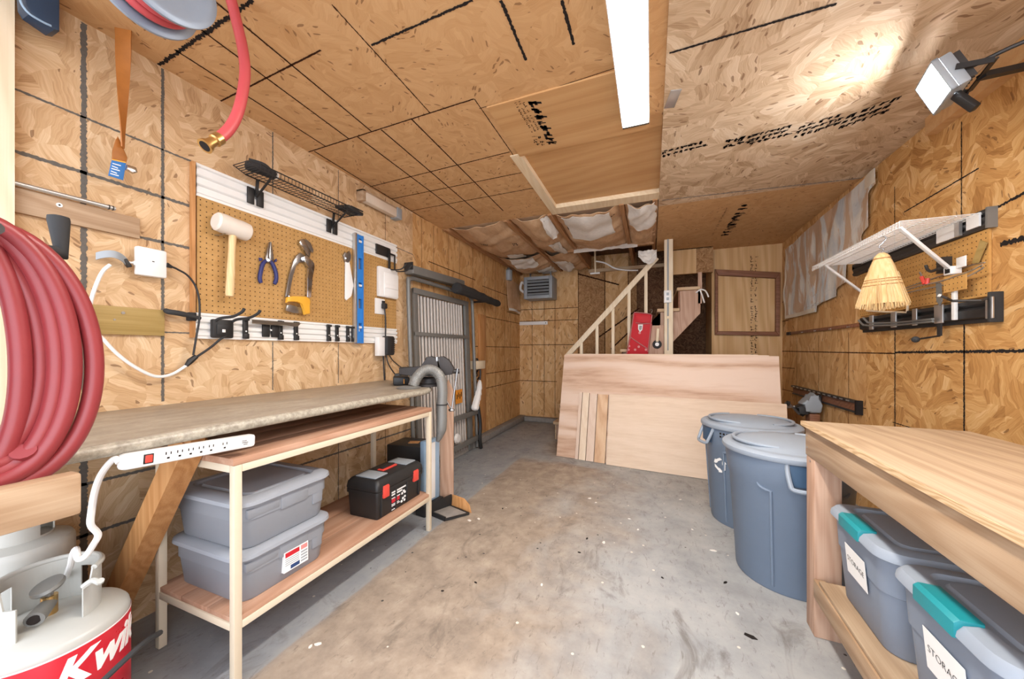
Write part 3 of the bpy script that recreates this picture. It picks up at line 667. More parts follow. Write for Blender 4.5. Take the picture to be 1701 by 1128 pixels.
p = onX(638, 409, XL+.03); b.b2((XL+.021, 2.20, 1.925), (XL+.036, 2.36, 2.005), .005); b.b2((XL+.036, 2.33, 1.78), (XL+.046, 2.352, 1.99), .003); b.b2((XL+.036, 2.40, 1.83), (XL+.046, 2.412, 1.96), .003); b.b2((XL+.036, 2.33, 1.95), (XL+.046, 2.41, 1.965), .003); b.build('plate', t)
for y in (2.34, 2.406):
    b = MB(BLACK); b.tube(cat_rom([(XL+.04, y, 1.83), (XL+.09, y+.005, 1.82), (XL+.16, y+.01, 1.825), (XL+.20, y+.015, 1.865)], 5), .005, 8); b.build('prong', t)
# switch panel, outlet, plugs
b = MB(WHITE); b.b2((XL+.02, 2.215, 1.59), (XL+.055, 2.43, 1.83), .006); b.m(PAPER); b.b2((XL+.055, 2.26, 1.60), (XL+.06, 2.43, 1.79), .002); b.b2((XL+.06, 2.27, 1.665), (XL+.066, 2.42, 1.70), .002)
tag(b.build('document_holder'), 'white plastic holder box on the wall beside the metal frame', 'holder')
t = thing('wall_outlet', 'white outlet plate with a black plug on the far end of the pegboard', 'outlet', (XL+.02, 2.25, 1.45))
MB(WHITE).b2((XL+.02, 2.195, 1.45), (XL+.03, 2.30, 1.575), .003).build('cover_plate', t)
b = MB(BLACK); b.b2((XL+.03, 2.255, 1.495), (XL+.065, 2.295, 1.54), .008); b.b2((XL+.03, 2.262, 1.54), (XL+.045, 2.29, 1.56), .004); b.build('plug', t)
t = thing('power_adapter', 'black ribbed power adapter on a white box over the lower rail end', 'adapter', (XL+.02, 2.25, 1.10))
MB(WHITE).b2((XL+.025, 2.19, 1.115), (XL+.07, 2.26, 1.265), .006).build('wall_box', t)
b = MB(BLACK); b.b2((XL+.035, 2.255, 1.12), (XL+.095, 2.345, 1.275), .012)
for k in range(7): b.b2((XL+.094, 2.305, 1.145+k*.017), (XL+.099, 2.34, 1.152+k*.017))
b.build('adapter_body', t)
b = MB(BLACK); b.tube(cat_rom([(XL+.05, 2.275, 1.495), (XL+.055, 2.28, 1.40), (XL+.05, 2.285, 1.276)], 6), .006, 8); tag(b.build('plug_cord'), 'short black cord from the outlet plug down to the power adapter', 'cord')
b = MB(BLACK); b.tube(cat_rom([(XL+.05, 2.26, 1.115), (XL+.055, 2.262, 1.0), (XL+.06, 2.262, .92)], 6), .006, 8); tag(b.build('adapter_cord'), 'black cord hanging straight down to the countertop from the adapter', 'cord')
b = MB(BLACK); b.tube(cat_rom([(XL+.06, 2.28, 1.118), (XL+.09, 2.28, 1.04), (XL+.2, 2.24, .955), (XL+.29, 2.17, .945)], 8), .005, 8); tag(b.build('charger_cord'), 'black cord sagging from the adapter to the charger on the countertop', 'cord')
b = MB(BLACK); b.tube(cat_rom([(XL+.06, 2.32, 1.118), (XL+.12, 2.3, 1.07), (XL+.3, 2.2, 1.02), (XL+.5, 2.12, 1.0), (XL+.56, 2.1, .985)], 8), .0045, 8); tag(b.build('vise_cord'), 'thin black cord running from the adapter across to the vise', 'cord')
t = thing('battery_charger', 'low black charger with an orange side label on the far countertop', 'charger', (XL+.36, 2.08, .9155))
b = MB(BLACK); b.box((XL+.37, 2.08, .945), (.11, .20, .058), Matrix.Rotation(math.radians(40), 3, 'Z'), .012); b.box((XL+.31, 2.12, .965), (.05, .06, .05), Matrix.Rotation(math.radians(40), 3, 'Z'), .01); b.build('case', t)
b = MB(ORANGE); M = basis((XL+.42, 2.045, .945), (.77, .64, 0), (0, 0, 1)); 
b.box((XL+.436, 2.028, .945), (.004, .12, .03), Matrix.Rotation(math.radians(40), 3, 'Z'), .001); b.build('side_label', t)
# small junction light on the wall top
t = thing('wall_lamp', 'small unlit wooden sided box lamp on the wall under the ceiling edge', 'wall lamp', (XL, 2.22, 2.27))
b = MB(LUM_Y); b.b2((XL, 2.03, 2.275), (XL+.065, 2.06, 2.36), .003); b.b2((XL, 2.03, 2.345), (XL+.065, 2.40, 2.36), .003); b.build('wood_case', t)
b = MB(PINK_INS); b.b2((XL+.02, 2.06, 2.275), (XL+.07, 2.40, 2.345), .006); b.build('diffuser', t)
b = MB(GREY_LT); b.b2((XL, 2.40, 2.27), (XL+.075, 2.46, 2.362), .004); b.build('end_box', t)
# rod, boards, router, cables on the near wall
b = MB(LUM_Y); b.b2((XL, .44+.058, 1.636), (XL+.02, .822, 1.722), .002); b.m(WHITE); b.cyl((XL+.02, .60, 1.695), (XL+.023, .60, 1.695), .008, n=14); b.m(INK); b.cyl((XL+.023, .60, 1.695), (XL+.0235, .60, 1.695), .003, n=8)
tag(b.build('wall_batten'), 'pale pine board screwed to the wall behind the hose coil, under the metal rod', 'board')
t = thing('metal_rod', 'thin grey metal rod lying above the pine board on the near wall', 'rod', (XL+.03, .6, 1.72))
MB(ALU).cyl((XL+.03, .498, 1.7309), (XL+.03, .742, 1.7335), .0085, n=14).build('rod_tube', t)
b = MB(DARK_ST)
for y in (.722, .733): b.cyl((XL+.03, y, 1.7332), (XL+.03, y+.004, 1.7332), .0095, n=14)
b.build('end_ring', t)
b = MB(OLIVE); b.b2((XL, .497, 1.225), (XL+.018, .905, 1.34), .002); b.m(STEEL); b.cyl((XL+.018, .77, 1.315), (XL+.021, .77, 1.315), .006, n=10); b.cyl((XL+.018, .745, 1.285), (XL+.02, .745, 1.285), .004, n=10)
tag(b.build('olive_board'), 'olive tan board fixed low on the near wall above the countertop', 'board')
b = MB(WHITE); b.b2((XL+.02, .80, 1.478), (XL+.05, .90, 1.60), .008); b.m(BLACK); b.b2((XL+.05, .848, 1.541), (XL+.0505, .856, 1.545)); b.m(PAPER); b.b2((XL+.05, .806, 1.542), (XL+.0502, .894, 1.5432)); b.m(WHITE); b.b2((XL, .83, 1.5), (XL+.02, .87, 1.58))
tag(b.build('network_box'), 'square white network box on the wall with cables out both sides', 'network box')
b = MB(GREY_LT); b.sheet(lambda u, v: (XL+.03+.02*math.sin(math.pi*u), .69+.085*u, 1.528+.03*math.sin(math.pi*(.15+.75*u))-.028*v), 8, 3, .005); b.m(BLACK); b.box((XL+.035, .775, 1.52), (.02, .014, .035), Matrix.Rotation(.5, 3, 'X'), .003)
b.m(WHITE); b.b2((XL+.025, .775, 1.522), (XL+.035, .805, 1.53), .002); b.b2((XL+.022, .795, 1.517), (XL+.038, .815, 1.535), .003)
tag(b.build('cable_clamp'), 'grey strap clamp gripping the white cable left of the network box', 'clamp')
def Lp(pts, off): return cat_rom([lw(x, y, off) for x, y in pts], 8)
b = MB(WHITE); b.tube(Lp([(183, 440), (170, 452), (158, 478), (150, 505), (147, 530), (152, 545), (170, 562), (195, 588), (225, 610), (258, 625), (285, 622), (310, 607)], .045), .0065, 10); b.m(BLACK); b.tube([lw(309, 608, .045), lw(316, 600, .045), lw(326, 592, .045)], [.008, .014, .011], 8)
tag(b.build('white_cord'), 'white cable drooping along the near wall to a black connector', 'cable')
b = MB(BLACK); b.tube(Lp([(277, 440), (285, 443), (296, 448), (312, 458), (325, 476), (331, 500), (331, 530), (326, 560), (321, 590)], .05), .0045, 8); b.tube([lw(277, 440, .045), lw(286, 444, .045)], [.012, .006], 8)
tag(b.build('black_cable'), 'thin black cable curving from the network box down to the connector', 'cable')
# ------------------------------------------------------------------ hose reel and what hangs beside it
t = thing('hanging_hose_reel', 'grey disc reel wound with red hose hung under the ceiling', 'hose reel', (-1.325, .563, 2.1))
RM = basis((-1.325, .563, 2.232), (0, 1, 0), (0, 0, 1))
for z0 in (-.055, .045):
    b = MB(REEL); b.lathe([(.02, z0), (.10, z0), (.11, z0-.004), (.122, z0-.004), (.132, z0), (.132, z0+.008), (.122, z0+.012), (.11, z0+.012), (.10, z0+.008), (.02, z0+.008)], M=RM, n=48); b.build('disc', t)
b = MB(RED_HOSE2)
for k in range(3):
    for j in range(2): b.lathe([(.098-.03*k+.015*math.cos(a*math.pi/6), -.025+.034*j+.015*math.sin(a*math.pi/6)) for a in range(13)], M=RM, n=40)
b.build('hose_winding', t)
b = MB(DARK_ST); b.cyl(RM @ V((0, 0, -.075)), RM @ V((0, 0, .075)), .022); b.bar((-1.39, .563, 2.232), (-1.39, .563, 2.436), .05, .012, (1, 0, 0)); b.bar((-1.262, .563, 2.232), (-1.262, .563, 2.436), .05, .012, (1, 0, 0)); b.b2((-1.42, .52, 2.426), (-1.23, .61, 2.436)); b.build('bracket', t)
t = thing('hanging_hose', 'bright red hose end with a brass coupling hanging from the ceiling', 'hose', (-1.38, .9, 1.8))
HX = -1.40
hp = [onX(x, y, HX) for x, y in ((385, 4), (394, 40), (403, 80), (407, 118), (403, 155), (394, 190), (380, 215), (362, 231))]
MB(RED_HOSE2).tube(cat_rom([hp[0]+V((0, -.02, .05))]+hp, 8), .0175, 14).build('hose_tube', t)
a = onX(364, 230, HX); c = onX(340, 243, HX); d = (c-a)
b = MB(BRASS); b.tube([a-d*.05, a+d*.3], .0205, 14); b.tube([a+d*.3, a+d*.34, a+d*.8], [.0205, .015, .0175], 14); b.tube([a+d*.8, a+d*.82, a+d], [.0175, .022, .024], 16); b.build('coupling', t)
b = MB(INK); b.tube([a+d*.99, a+d*1.01], .017, 14); b.build('bore', t)
# twisted strap
t = thing('hanging_strap', 'twisted amber strap hanging down the near wall with a blue end label', 'strap', (XL+.1, .74, 1.87))
def strap(u, v):
    z = 2.436-(2.436-1.965)*u; tw = math.radians(100)*min(1, max(0, (u-.08)/.9)); w_ = .026-.016*min(1, u*1.15)
    s = (v-.5)*2*w_; y = .7385+.002*u; return (XL+.10-s*math.sin(tw-.9), y+s*math.cos(tw-.9), z)
MB(AMBER).sheet(lambda u, v: strap(u, v), 40, 4, .004).build('webbing', t)
b = MB(AMBER); lflat(b, [(192, 232), (195, 226), (211, 262), (209, 270), (185, 264), (186, 250)], .085, .005); b.build('folded_end', t)
b = MB(BLUE_LB); lflat(b, [(185, 265), (209, 270), (204, 300), (179, 292)], .085, .006)
b.m(PAPER)
for k in range(5):
    f = .2+k*.15; p0 = (185-6*f+3, 265+28*f); lflat(b, [p0, (p0[0]+14-(k % 2)*4, p0[1]+4), (p0[0]+14-(k % 2)*4, p0[1]+5.5), (p0[0], p0[1]+1.5)], .0912, .0006, 0)
b.m(YELLOW); lflat(b, [(186, 264), (209, 269), (209, 271), (186, 266)], .0912, .0006, 0); b.build('paper_label', t)
b = MB(CHROME); lflat(b, [(209, 274), (224, 279), (227, 287), (219, 289), (207, 283)], .09, .012); b.build('buckle', t)
# dark blue bin end poking in at the top corner
t = thing('wall_bin', 'dark blue plastic bin with a light blue rim hung high on the near wall', 'bin', (-1.93, .52, 2.2))
b = MB(NAVY); b.prism(px_poly([(24, -30), (28, 20), (36, 33), (75, 60), (85, 62), (85, -30)], .06), basis((XL+.06, 0, 0), (0, 1, 0), (0, 0, 1)), .07, .006); b.build('body', t)
b = MB(SKY_ED); b.tube(cat_rom([lw(31, -20, .135), lw(35, 4, .135), lw(48, 22, .135), (lw(70, 36, .135)), lw(85, 43, .135)], 6), .0035, 8); b.build('rim', t)
b = MB(NAVY); b.b2((XL, .52, 2.36), (XL+.06, .56, 2.42)); b.build('cleat', t)
# ------------------------------------------------------------------ countertop bench along the left wall
t = thing('laminate_countertop', 'long mottled grey laminate countertop fixed along the left wall', 'countertop', (-1.7, 1.2, .876))
pl = [(-1.345, .2), (-1.345, 1.88), (-1.36, 1.95), (-1.405, 2.03), (-1.60, 2.19), (-1.87, 2.305), (XL+.002, 2.35), (XL+.002, .50), (-1.997, .50), (-1.997, .2)]
MB(COUNTER).prism(pl, Matrix.Translation(V((0, 0, .878))), .036, .003).build('top', t)
b = MB(COUNTER_E); b.tube([(-1.350, .2, .894), (-1.350, 1.3, .894)], .0185, 14); b.tube([(-1.350, 1.302, .894), (-1.350, 1.88, .894), (-1.364, 1.955, .894), (-1.408, 2.036, .894), (-1.60, 2.197, .894), (-1.87, 2.312, .894)], .0185, 14); b.build('front_edge', t)
b = MB(BRACE); b.prism([(-1.40, .876), (-2.03, .876), (-2.03, .80), (-1.9, .80)], basis((0, 2.02, 0), (1, 0, 0), (0, 0, 1)), .04); b.build('end_bracket', t)
b = MB(BRACE); b.b2((XL+.001, .50, .79), (XL+.04, 2.2, .876)); b.build('wall_cleat', t)
b = MB(BRACE); b.bar((-2.0, .73, .13), (-1.475, .73, .862), .07, .075, (1, 0, .72)); b.build('knee_brace', t)
b = MB(BRACE); b.b2((-2.04, .70, .84), (-1.42, .74, .876)); b.build('cross_batten', t)
# power strip
t = thing('power_strip', 'white power strip with a red switch screwed under the countertop front', 'power strip', (-1.33, .67, .83))
sM = Matrix.Translation(V((-1.331, .668, .8485))) @ Matrix.Rotation(math.radians(-3.2), 4, 'X')
def sb(mb, p, q, bev=0):
    p, q = V(p), V(q); return mb.box(sM @ ((p+q)/2), [abs(x) for x in q-p], sM.to_3x3(), bev)
b = MB(WHITE); sb(b, (-.018, -.172, -.022), (.018, .172, .022), .010); b.build('body', t)
b = MB(BLACK); sb(b, (.0165, -.130, -.013), (.019, -.108, .014), .001); bz_ = b.build('switch_bezel', t)
b = MB(RED); sb(b, (.018, -.127, -.010), (.022, -.111, .011), .002); b.build('switch', bz_)
for k in range(6):
    y = -.075+k*.027+(.012 if k == 5 else 0)
    b = MB(INK); sb(b, (.0178, y-.007, .003), (.0186, y-.0045, .011)); sb(b, (.0178, y+.0045, .003), (.0186, y+.007, .011)); sb(b, (.0178, y-.003, -.009), (.0186, y+.003, -.004)); b.build('socket', t)
b = MB(INK); sb(b, (.0178, .125, .004), (.0184, .14, .006)); sb(b, (.0178, .125, -.002), (.0184, .145, 0)); sb(b, (.0178, .13, -.008), (.0184, .143, -.006)); b.build('print', t)
b = MB(WHITE); b.tube(cat_rom([V((-1.331, .497, .858))]+[onX(x, y, X) for x, y, X in ((190, 762, -1.345), (170, 785, -1.37), (158, 815, -1.40), (152, 850, -1.41), (151, 872, -1.42), (163, 888, -1.43), (155, 905, -1.44), (142, 924, -1.46), (130, 928, -1.50), (126, 912, -1.53), (118, 935, -1.60), (114, 990, -1.76))]+[V((-1.84, .66, .06))], 8), .0075, 10); b.build('cord', t)
# ------------------------------------------------------------------ shelf unit under the countertop
t = thing('shelf_unit', 'low cream metal framed shelf unit with two wooden shelves under the countertop', 'shelf unit', (-1.56, 1.35, 0))
X0, X1, Y0, Y1, s = -1.80, -1.32, .772, 1.935, .026
for x, y in ((X1-s, Y0), (X0, Y0), (X1-s, Y1-s), (X0, Y1-s)): MB(CREAM).b2((x, y, 0), (x+s, y+s, .765), .002).build('leg', t)
for nm, z in (('upper_frame', .739), ('lower_frame', .196)):
    b = MB(CREAM); b.b2((X0+s, Y0, z), (X1-s, Y0+s, z+.026), .002); b.b2((X0+s, Y1-s, z), (X1-s, Y1, z+.026), .002)
    b.b2((X0, Y0+s, z), (X0+s, Y1-s, z+.026), .002); b.b2((X1-s, Y0+s, z), (X1, Y1-s, z+.026), .002); b.build(nm, t)
def shelf_board(z0, z1, nm, x0, x1, y0, y1):
    b = MB(FIR); w_ = (x1-x0)/3
    for k in range(3): b.b2((x0+k*w_+.0006, y0, z0), (x0+(k+1)*w_-.0006, y1, z1), .0015)
    b.build(nm, t)
shelf_board(.766, .790, 'upper_shelf', X0, X1, Y0-.003, Y1+.003); shelf_board(.2225, .240, 'lower_shelf', X0+.002, X1-.002, Y0+.004, Y1-.004)
# ------------------------------------------------------------------ grey totes
def rrect(hx, hy, r, n=6):
    o = []
    for cx, cy, a0 in ((hx-r, hy-r, 0), (-hx+r, hy-r, 90), (-hx+r, -hy+r, 180), (hx-r, -hy+r, 270)):
        for k in range(n+1):
            a = math.radians(a0+90*k/n); o.append((cx+r*math.cos(a), cy+r*math.sin(a)))
    return o
def loft(mb, rings, cap0=True, cap1=True):
    """rings: list of (outline, z)"""
    R = [[mb.bm.verts.new((x, y, z)) for x, y in o] for o, z in rings]; n = len(R[0])
    for A, B in zip(R, R[1:]):
        for k in range(n): mb.face([A[k], A[(k+1) % n], B[(k+1) % n], B[k]])
    if cap0: mb.face(list(reversed(R[0])))
    if cap1: mb.face(R[-1])
    return mb
def make_tote(root, hx, hy, h, body, lid, taper=.03, latch=None, lid_h=.028):
    b = MB(body); W = WM[root.name]
    loft(b, [(rrect(hx-taper, hy-taper, .05), 0), (rrect(hx-taper+.004, hy-taper+.004, .052), .006), (rrect(hx-taper*.55, hy-taper*.55, .052), h*.56), (rrect(hx-taper*.55+.004, hy-taper*.55+.004, .054), h*.57),
             (rrect(hx-.012, hy-.012, .056), h-lid_h-.008), (rrect(hx-.004, hy-.004, .06), h-lid_h-.006), (rrect(hx-.004, hy-.004, .06), h-lid_h)])
    b.bm.transform(W); b.build('body', root)
    b = MB(lid); z0 = h-lid_h
    loft(b, [(rrect(hx, hy, .062), z0), (rrect(hx+.004, hy+.004, .065), z0+.003), (rrect(hx+.002, hy+.002, .064), z0+.016), (rrect(hx-.008, hy-.008, .058), h-.006), (rrect(hx-.03, hy-.03, .05), h-.001), (rrect(hx-.048, hy-.048, .04), h-.002), (rrect(hx-.056, hy-.056, .034), h-.012), (rrect(hx-.07, hy-.07, .03), h-.012), (rrect(hx-.076, hy-.076, .028), h-.004), (rrect(.02, .02, .01), h-.003)])
    b.bm.transform(W); b.build('lid', root)
    return root
t1 = thing('storage_tote', 'grey lidded tote with a red and blue label, lower of the two on the shelf', 'tote', (-1.565, 1.0, .2405), 0, 'grey totes under the countertop')
make_tote(t1, .222, .200, .190, TOTE, TOTE_LID)
t2 = dup(t1, (-1.566, 1.002, .4315), math.radians(1.0), 'grey lidded tote without a label, stacked on top of the other one')
W1 = WM[t1.name]
for r_, W in ((t1, W1), (t2, Matrix.Translation(V((-1.566, 1.002, .4315))) @ Matrix.Rotation(math.radians(1.0), 4, 'Z'))):
    WM[r_.name] = W
    for sgn in (1,):
        b = MB(TOTE); b.b2((.196, -.045, .10), (.213, .075, .157), .006); b.b2((.19, .10, .06), (.208, .15, .155), .006); b.b2((.192, -.17, .115), (.212, -.05, .15), .006); b.bm.transform(W); b.build('end_grip', r_)
b = MB(PAPER); lx = .2145
def tb(mb, p, q): p, q = V(p), V(q); return mb.b2(W1 @ p, W1 @ q)
tb(b, (lx-.02, -.030, .035), (lx, .075, .115)); pl_ = b.build('product_label', t1)
b = MB(RED_LB); tb(b, (lx, -.025, .093), (lx+.0006, .035, .111)); b.m(PINK); tb(b, (lx, .042, .093), (lx+.0006, .071, .111)); b.m(DKBLUE); tb(b, (lx, -.003, .040), (lx+.0006, .036, .055)); b.m(GREY_LT)
for k in range(4): tb(b, (lx, -.025, .060+k*.008), (lx+.0005, .034, .063+k*.008)); tb(b, (lx, .042, .044+k*.012), (lx+.0005, .071, .050+k*.012))
b.build('label_print', pl_)
# ------------------------------------------------------------------ toolbox
t = thing('toolbox', 'black plastic toolbox with two red latches on the lower shelf', 'toolbox', (-1.475, 1.70, .2405))
W = WM[t.name]
b = MB(BLACK); loft(b, [(rrect(.098, .19, .012), 0), (rrect(.100, .193, .014), .004), (rrect(.106, .199, .014), .13), (rrect(.112, .205, .016), .132), (rrect(.112, .205, .016), .150), (rrect(.106, .199, .014), .152)])
for y in (-.165, -.05, .05, .165): b.b2((.098, y-.006, .01), (.110, y+.006, .13), .003)
b.bm.transform(W); b.build('body', t)
b = MB(BLACK); loft(b, [(rrect(.112, .205, .018), .153), (rrect(.114, .207, .018), .160), (rrect(.110, .203, .02), .19), (rrect(.095, .192, .02), .208), (rrect(.088, .186, .02), .212)]); b.bm.transform(W); lid_ = b.build('lid', t)
for y0, y1 in ((-.175, -.075), (.085, .18)):
    b = MB(GREY_LT); b.b2((-.07, y0, .211), (.07, y1, .219), .004); b.bm.transform(W); b.build('lid_organiser', lid_)
b = MB(RED); b.b2((-.022, -.06, .212), (.022, .065, .222), .004); b.m(BLACK); b.b2((-.012, -.05, .222), (.012, .055, .232), .005); b.bm.transform(W); b.build('carry_handle', lid_)
for y in (-.14, .125):
    b = MB(RED); b.b2((.104, y-.024, .108), (.120, y+.024, .172), .005); b.b2((.08, y-.022, .165), (.118, y+.022, .176), .004); b.bm.transform(W); b.build('latch', t)
b = MB(RED_LB); b.b2((.104, -.085, .052), (.1075, -.02, .072)); b.m(PAPER); lx = .1075
random.seed(3)
for z, h, y1 in ((.108, .010, .03), (.094, .010, .0), (.078, .004, -.02), (.044, .004, -.025), (.036, .004, -.02), (.014, .004, -.06)):
    y = -.085
    while y < y1:
        w_ = random.uniform(.004, .009); b.b2((.104, y, z-.004+h*.2), (lx, y+w_, z-.004+h), 0); y += w_+random.uniform(.0015, .003)
for y, z in ((.005, .075), (.02, .085), (.012, .045), (.03, .05), (.0, .03), (.03, .075), (.026, .03)): b.b2((.104, y-.006, z-.006), (lx, y+.006, z+.005), 0)
b.bm.transform(W); b.build('printed_label', t)
# ------------------------------------------------------------------ red hose coil on its hook, near left edge
t = thing('hose_coil', 'big coil of thick dark red hose hanging on a black hook at the left edge', 'hose', (-1.24, .28, .8))
b = MB(RED_HOSE); P = []; N_ = 7
for i in range(N_):
    x = -1.296+.012*(i % 2)+.006*i; ym = (.262, .322, .352, .37, .392, .388, .426)[i]; yl = .17-.012*i; zt = (1.40, 1.435, 1.40, 1.425, 1.405, 1.43, 1.42)[i]; zb = (.96, .90, .93, .90, .92, .885, .87)[i]
    loop = []
    for k in range(20):
        a = math.pi/2-2*math.pi*k/20; cy = (ym+yl)/2; hw = (ym-yl)/2
        sq = .82; cyv = math.copysign(abs(math.cos(a))**sq, math.cos(a))
        loop.append(V((x+.01*k/20, cy+hw*cyv-.012*math.sin(a), (zt+zb)/2+(zt-zb)/2*math.sin(a))))
    P += loop
b.tube(cat_rom(P, 4), .0165, 14); b.build('coil', t)
b = MB(RED_HOSE); b.tube(cat_rom([P[6]+V((0, .0, -.05)), (-1.25, .32, .945), (-1.27, .335, .925), (-1.285, .36, .935)][1:], 6), .019, 12); b.build('tail', t)
t = thing('coil_hook', 'black rubber tipped hook arm holding up the red hose coil', 'hook', (-1.4, .25, 1.3))
b = MB(DARK_ST); b.tube(cat_rom([(XL+.02, .30, 1.36), (-1.75, .27, 1.38), (-1.42, .25, 1.385), (-1.34, .255, 1.385)], 6), .012, 10); b.tube([(-1.34, .255, 1.385), (-1.12, .255, 1.385)], .012, 10); b.b2((XL, .24, 1.28), (XL+.02, .36, 1.44), .004); b.build('arm', t)
b = MB(RUBBER); a = onX(101, 420, -1.36); c = onX(97, 360, -1.36); b.tube([(-1.345, .27, 1.385), a, a+(c-a)*.9, c, c+V((0, 0, .002))], [.014, .018, .019, .018, .012], 14); b.build('rubber_tip', t)
# ------------------------------------------------------------------ sawhorse beam in the left foreground
t = thing('sawhorse', 'squared pine sawhorse beam end jutting in under the red hose coil', 'sawhorse', (-1.136, .0, 0))
b = MB(LUM_Y); b.b2((-1.158, -.35, .815), (-1.118, .362, .902), .006); b.build('beam', t)
for y in (-.15,):
    for sx in (-1, 1): MB(LUM_Z).bar((-1.138+sx*.03, y, .81), (-1.138+sx*.28, y, 0.0), .038, .07, (0, 1, 0)).build('leg', t)
    MB(LUM_X).b2((-1.30, y-.02, .30), (-.98, y+.02, .36)).build('brace', t)
# ------------------------------------------------------------------ gas cylinders
def cylinder(root, c, H_, R_, collar_turn, label_band):
    W = Matrix.Translation(V(c)) @ Matrix.Rotation(collar_turn, 4, 'Z'); WM[root.name] = Matrix.Translation(V(c))
    b = MB(TANK); b.lathe([(0, .03), (R_*.8, .03), (R_*.96, .05), (R_, .09), (R_, H_-.022), (R_*.985, H_-.010), (R_*.94, H_-.001), (R_*.72, H_+.010), (R_*.3, H_+.022), (0, H_+.024)], M=W, n=64)
    b.lathe([(R_*.7, 0), (R_*.74, 0), (R_*.74, .05), (R_*.7, .05)], M=W, n=40); b.build('shell', root)
    b = MB(TANK); rc = R_*.62; a0, a1 = math.radians(35), math.radians(325)
    def col(u, v):
        a = a0+(a1-a0)*u; top = .135 if (u < .93 and u > .05) else .095
        z = H_+.004+(top)*v; return W @ V((rc*math.cos(a), rc*math.sin(a), z))
    def skip(u): return (.2 < u < .36) or (.64 < u < .8)
    nU = 56
    for k in range(nU):
        u0, u1 = k/nU, (k+1)/nU
        spans = ((0, .12), (.75, 1.0)) if skip((u0+u1)/2) else ((0, 1.0),)
        for v0, v1 in spans: b.sheet(lambda u, v: col(u0+(u1-u0)*u, v0+(v1-v0)*v), 1, 2, .004)
    b.tube([W @ V((rc*math.cos(a0+(a1-a0)*k/50), rc*math.sin(a0+(a1-a0)*k/50), H_+.139)) for k in range(3, 47)], .007, 10)
    e = W @ V((rc*math.cos(a0), rc*math.sin(a0), H_+.085)); b.tube(cat_rom([e+V((0, 0, .015)), e+V((.014, .014, .028)), e+V((.03, .022, .022)), e+V((.04, .02, .03))], 5), .008, 8); b.build('collar', root)
    b = MB(BRASS if label_band else GREY_FR); b.cyl(W @ V((0, 0, H_+.02)), W @ V((0, 0, H_+.075)), .016); b.m(GREY_FR); b.tube([W @ V((0, 0, H_+.055)), W @ V((.045, -.02, H_+.05)), W @ V((.06, -.027, H_+.048))], [.016, .02, .02], 16); b.m(INK); b.tube([W @ V((.06, -.027, H_+.048)), W @ V((.062, -.0275, H_+.0478))], .013, 14)
    b.m(GREY_FR); b.tube([W @ V((0, 0, H_+.07)), W @ V((0, 0, H_+.10))], .008, 10); b.lathe([(0, 0), (.030, 0), (.034, .006), (.032, .014), (0, .018)], M=W @ Matrix.Translation(V((0, 0, H_+.095))) @ Matrix.Rotation(.35, 4, 'X') @ Matrix.Scale(1.35, 4, (1, 0, 0)), n=24); b.build('valve', root)
    return W
t = thing('gas_cylinder', 'white gas cylinder with a red printed label in the near left corner', 'gas cylinder', (-1.60, .455, 0))
R_ = .158; W = cylinder(t, (-1.60, .455, 0), .385, R_, math.radians(-14), True)
b = MB(RED_LB); b.lathe([(R_+.0006, .11), (R_+.0012, .112), (R_+.0012, .358), (R_+.0006, .360)], o=(-1.60, .455, 0), n=72); b.build('red_label', t)
b = MB(PAPER)
def on_can(a0, z0, R, c):
    def f(p):
        a = a0+p.x/R; rr = R+p.z; return V((c[0]+rr*math.cos(a), c[1]+rr*math.sin(a), z0+p.y))
    return f
b.text('Kwik', .105, None, .0006, .35, on_can(math.radians(23), .297, R_+.0016, (-1.60, .455)), 1.0, .003)
b.lathe([(R_+.0014, .355), (R_+.0018, .356), (R_+.0018, .359), (R_+.0014, .360)], o=(-1.60, .455, 0), n=72); b.build('label_lettering', t)
b = MB(RUBBER); b.tube(cat_rom([(-1.35, .62, .012), (-1.36, .56, .02), (-1.385, .50, .10), (-1.40, .43, .2), (-1.43, .58, .33)][:4]+[(-1.388, .545, .29), (-1.44, .63, .27)], 8), .008, 8); tag(b.build('gas_hose'), 'thin grey rubber hose draped over the red label of the near cylinder', 'hose')
t = thing('gas_cylinder', 'plain white gas cylinder without a label, half hidden behind the pine beam', 'gas cylinder', (-1.878, .47, 0), 0)
cylinder(t, (-1.878, .47, 0), .55, .118, math.radians(160), False)
# ------------------------------------------------------------------ vise and clutter at the far end of the countertop
t = thing('bench_vise', 'black cast iron bench vise on the far corner of the countertop', 'vise', (-1.46, 2.02, .9145))
VM = Matrix.Translation(V((-1.43, 2.06, .9145))) @ Matrix.Rotation(math.radians(28), 4, 'Z')
def vb(mb, p, q, bev=.006): p, q = V(p), V(q); return mb.box(VM @ ((p+q)/2), [abs(x) for x in q-p], VM.to_3x3(), bev)
def vp(mb, pts, y0, y1, bev=.006): return mb.prism(pts, VM @ basis((0, y1, 0), (1, 0, 0), (0, 0, 1)), y1-y0, bev)
b = MB(SOOT); b.lathe([(0, .0), (.085, .0), (.085, .015), (.06, .022), (.055, .05), (.07, .06), (0, .06)], M=VM, n=32); b.build('swivel_base', t)
b = MB(SOOT); vp(b, [(-.19, .08), (-.05, .07), (.06, .07), (.075, .10), (.06, .19), (.02, .205), (-.01, .20), (-.045, .13), (-.19, .13)], -.05, .05); b.build('fixed_jaw', t)
b = MB(SOOT); vp(b, [(.085, .07), (.16, .08), (.175, .12), (.14, .18), (.10, .205), (.07, .20)], -.052, .052); vb(b, (.03, -.025, .085), (.17, .025, .125)); b.build('moving_jaw', t)
b = MB(STEEL); vb(b, (.055, -.05, .17), (.066, .05, .20), .001); vb(b, (.072, -.05, .17), (.083, .05, .20), .001); b.build('jaw_plates', t)
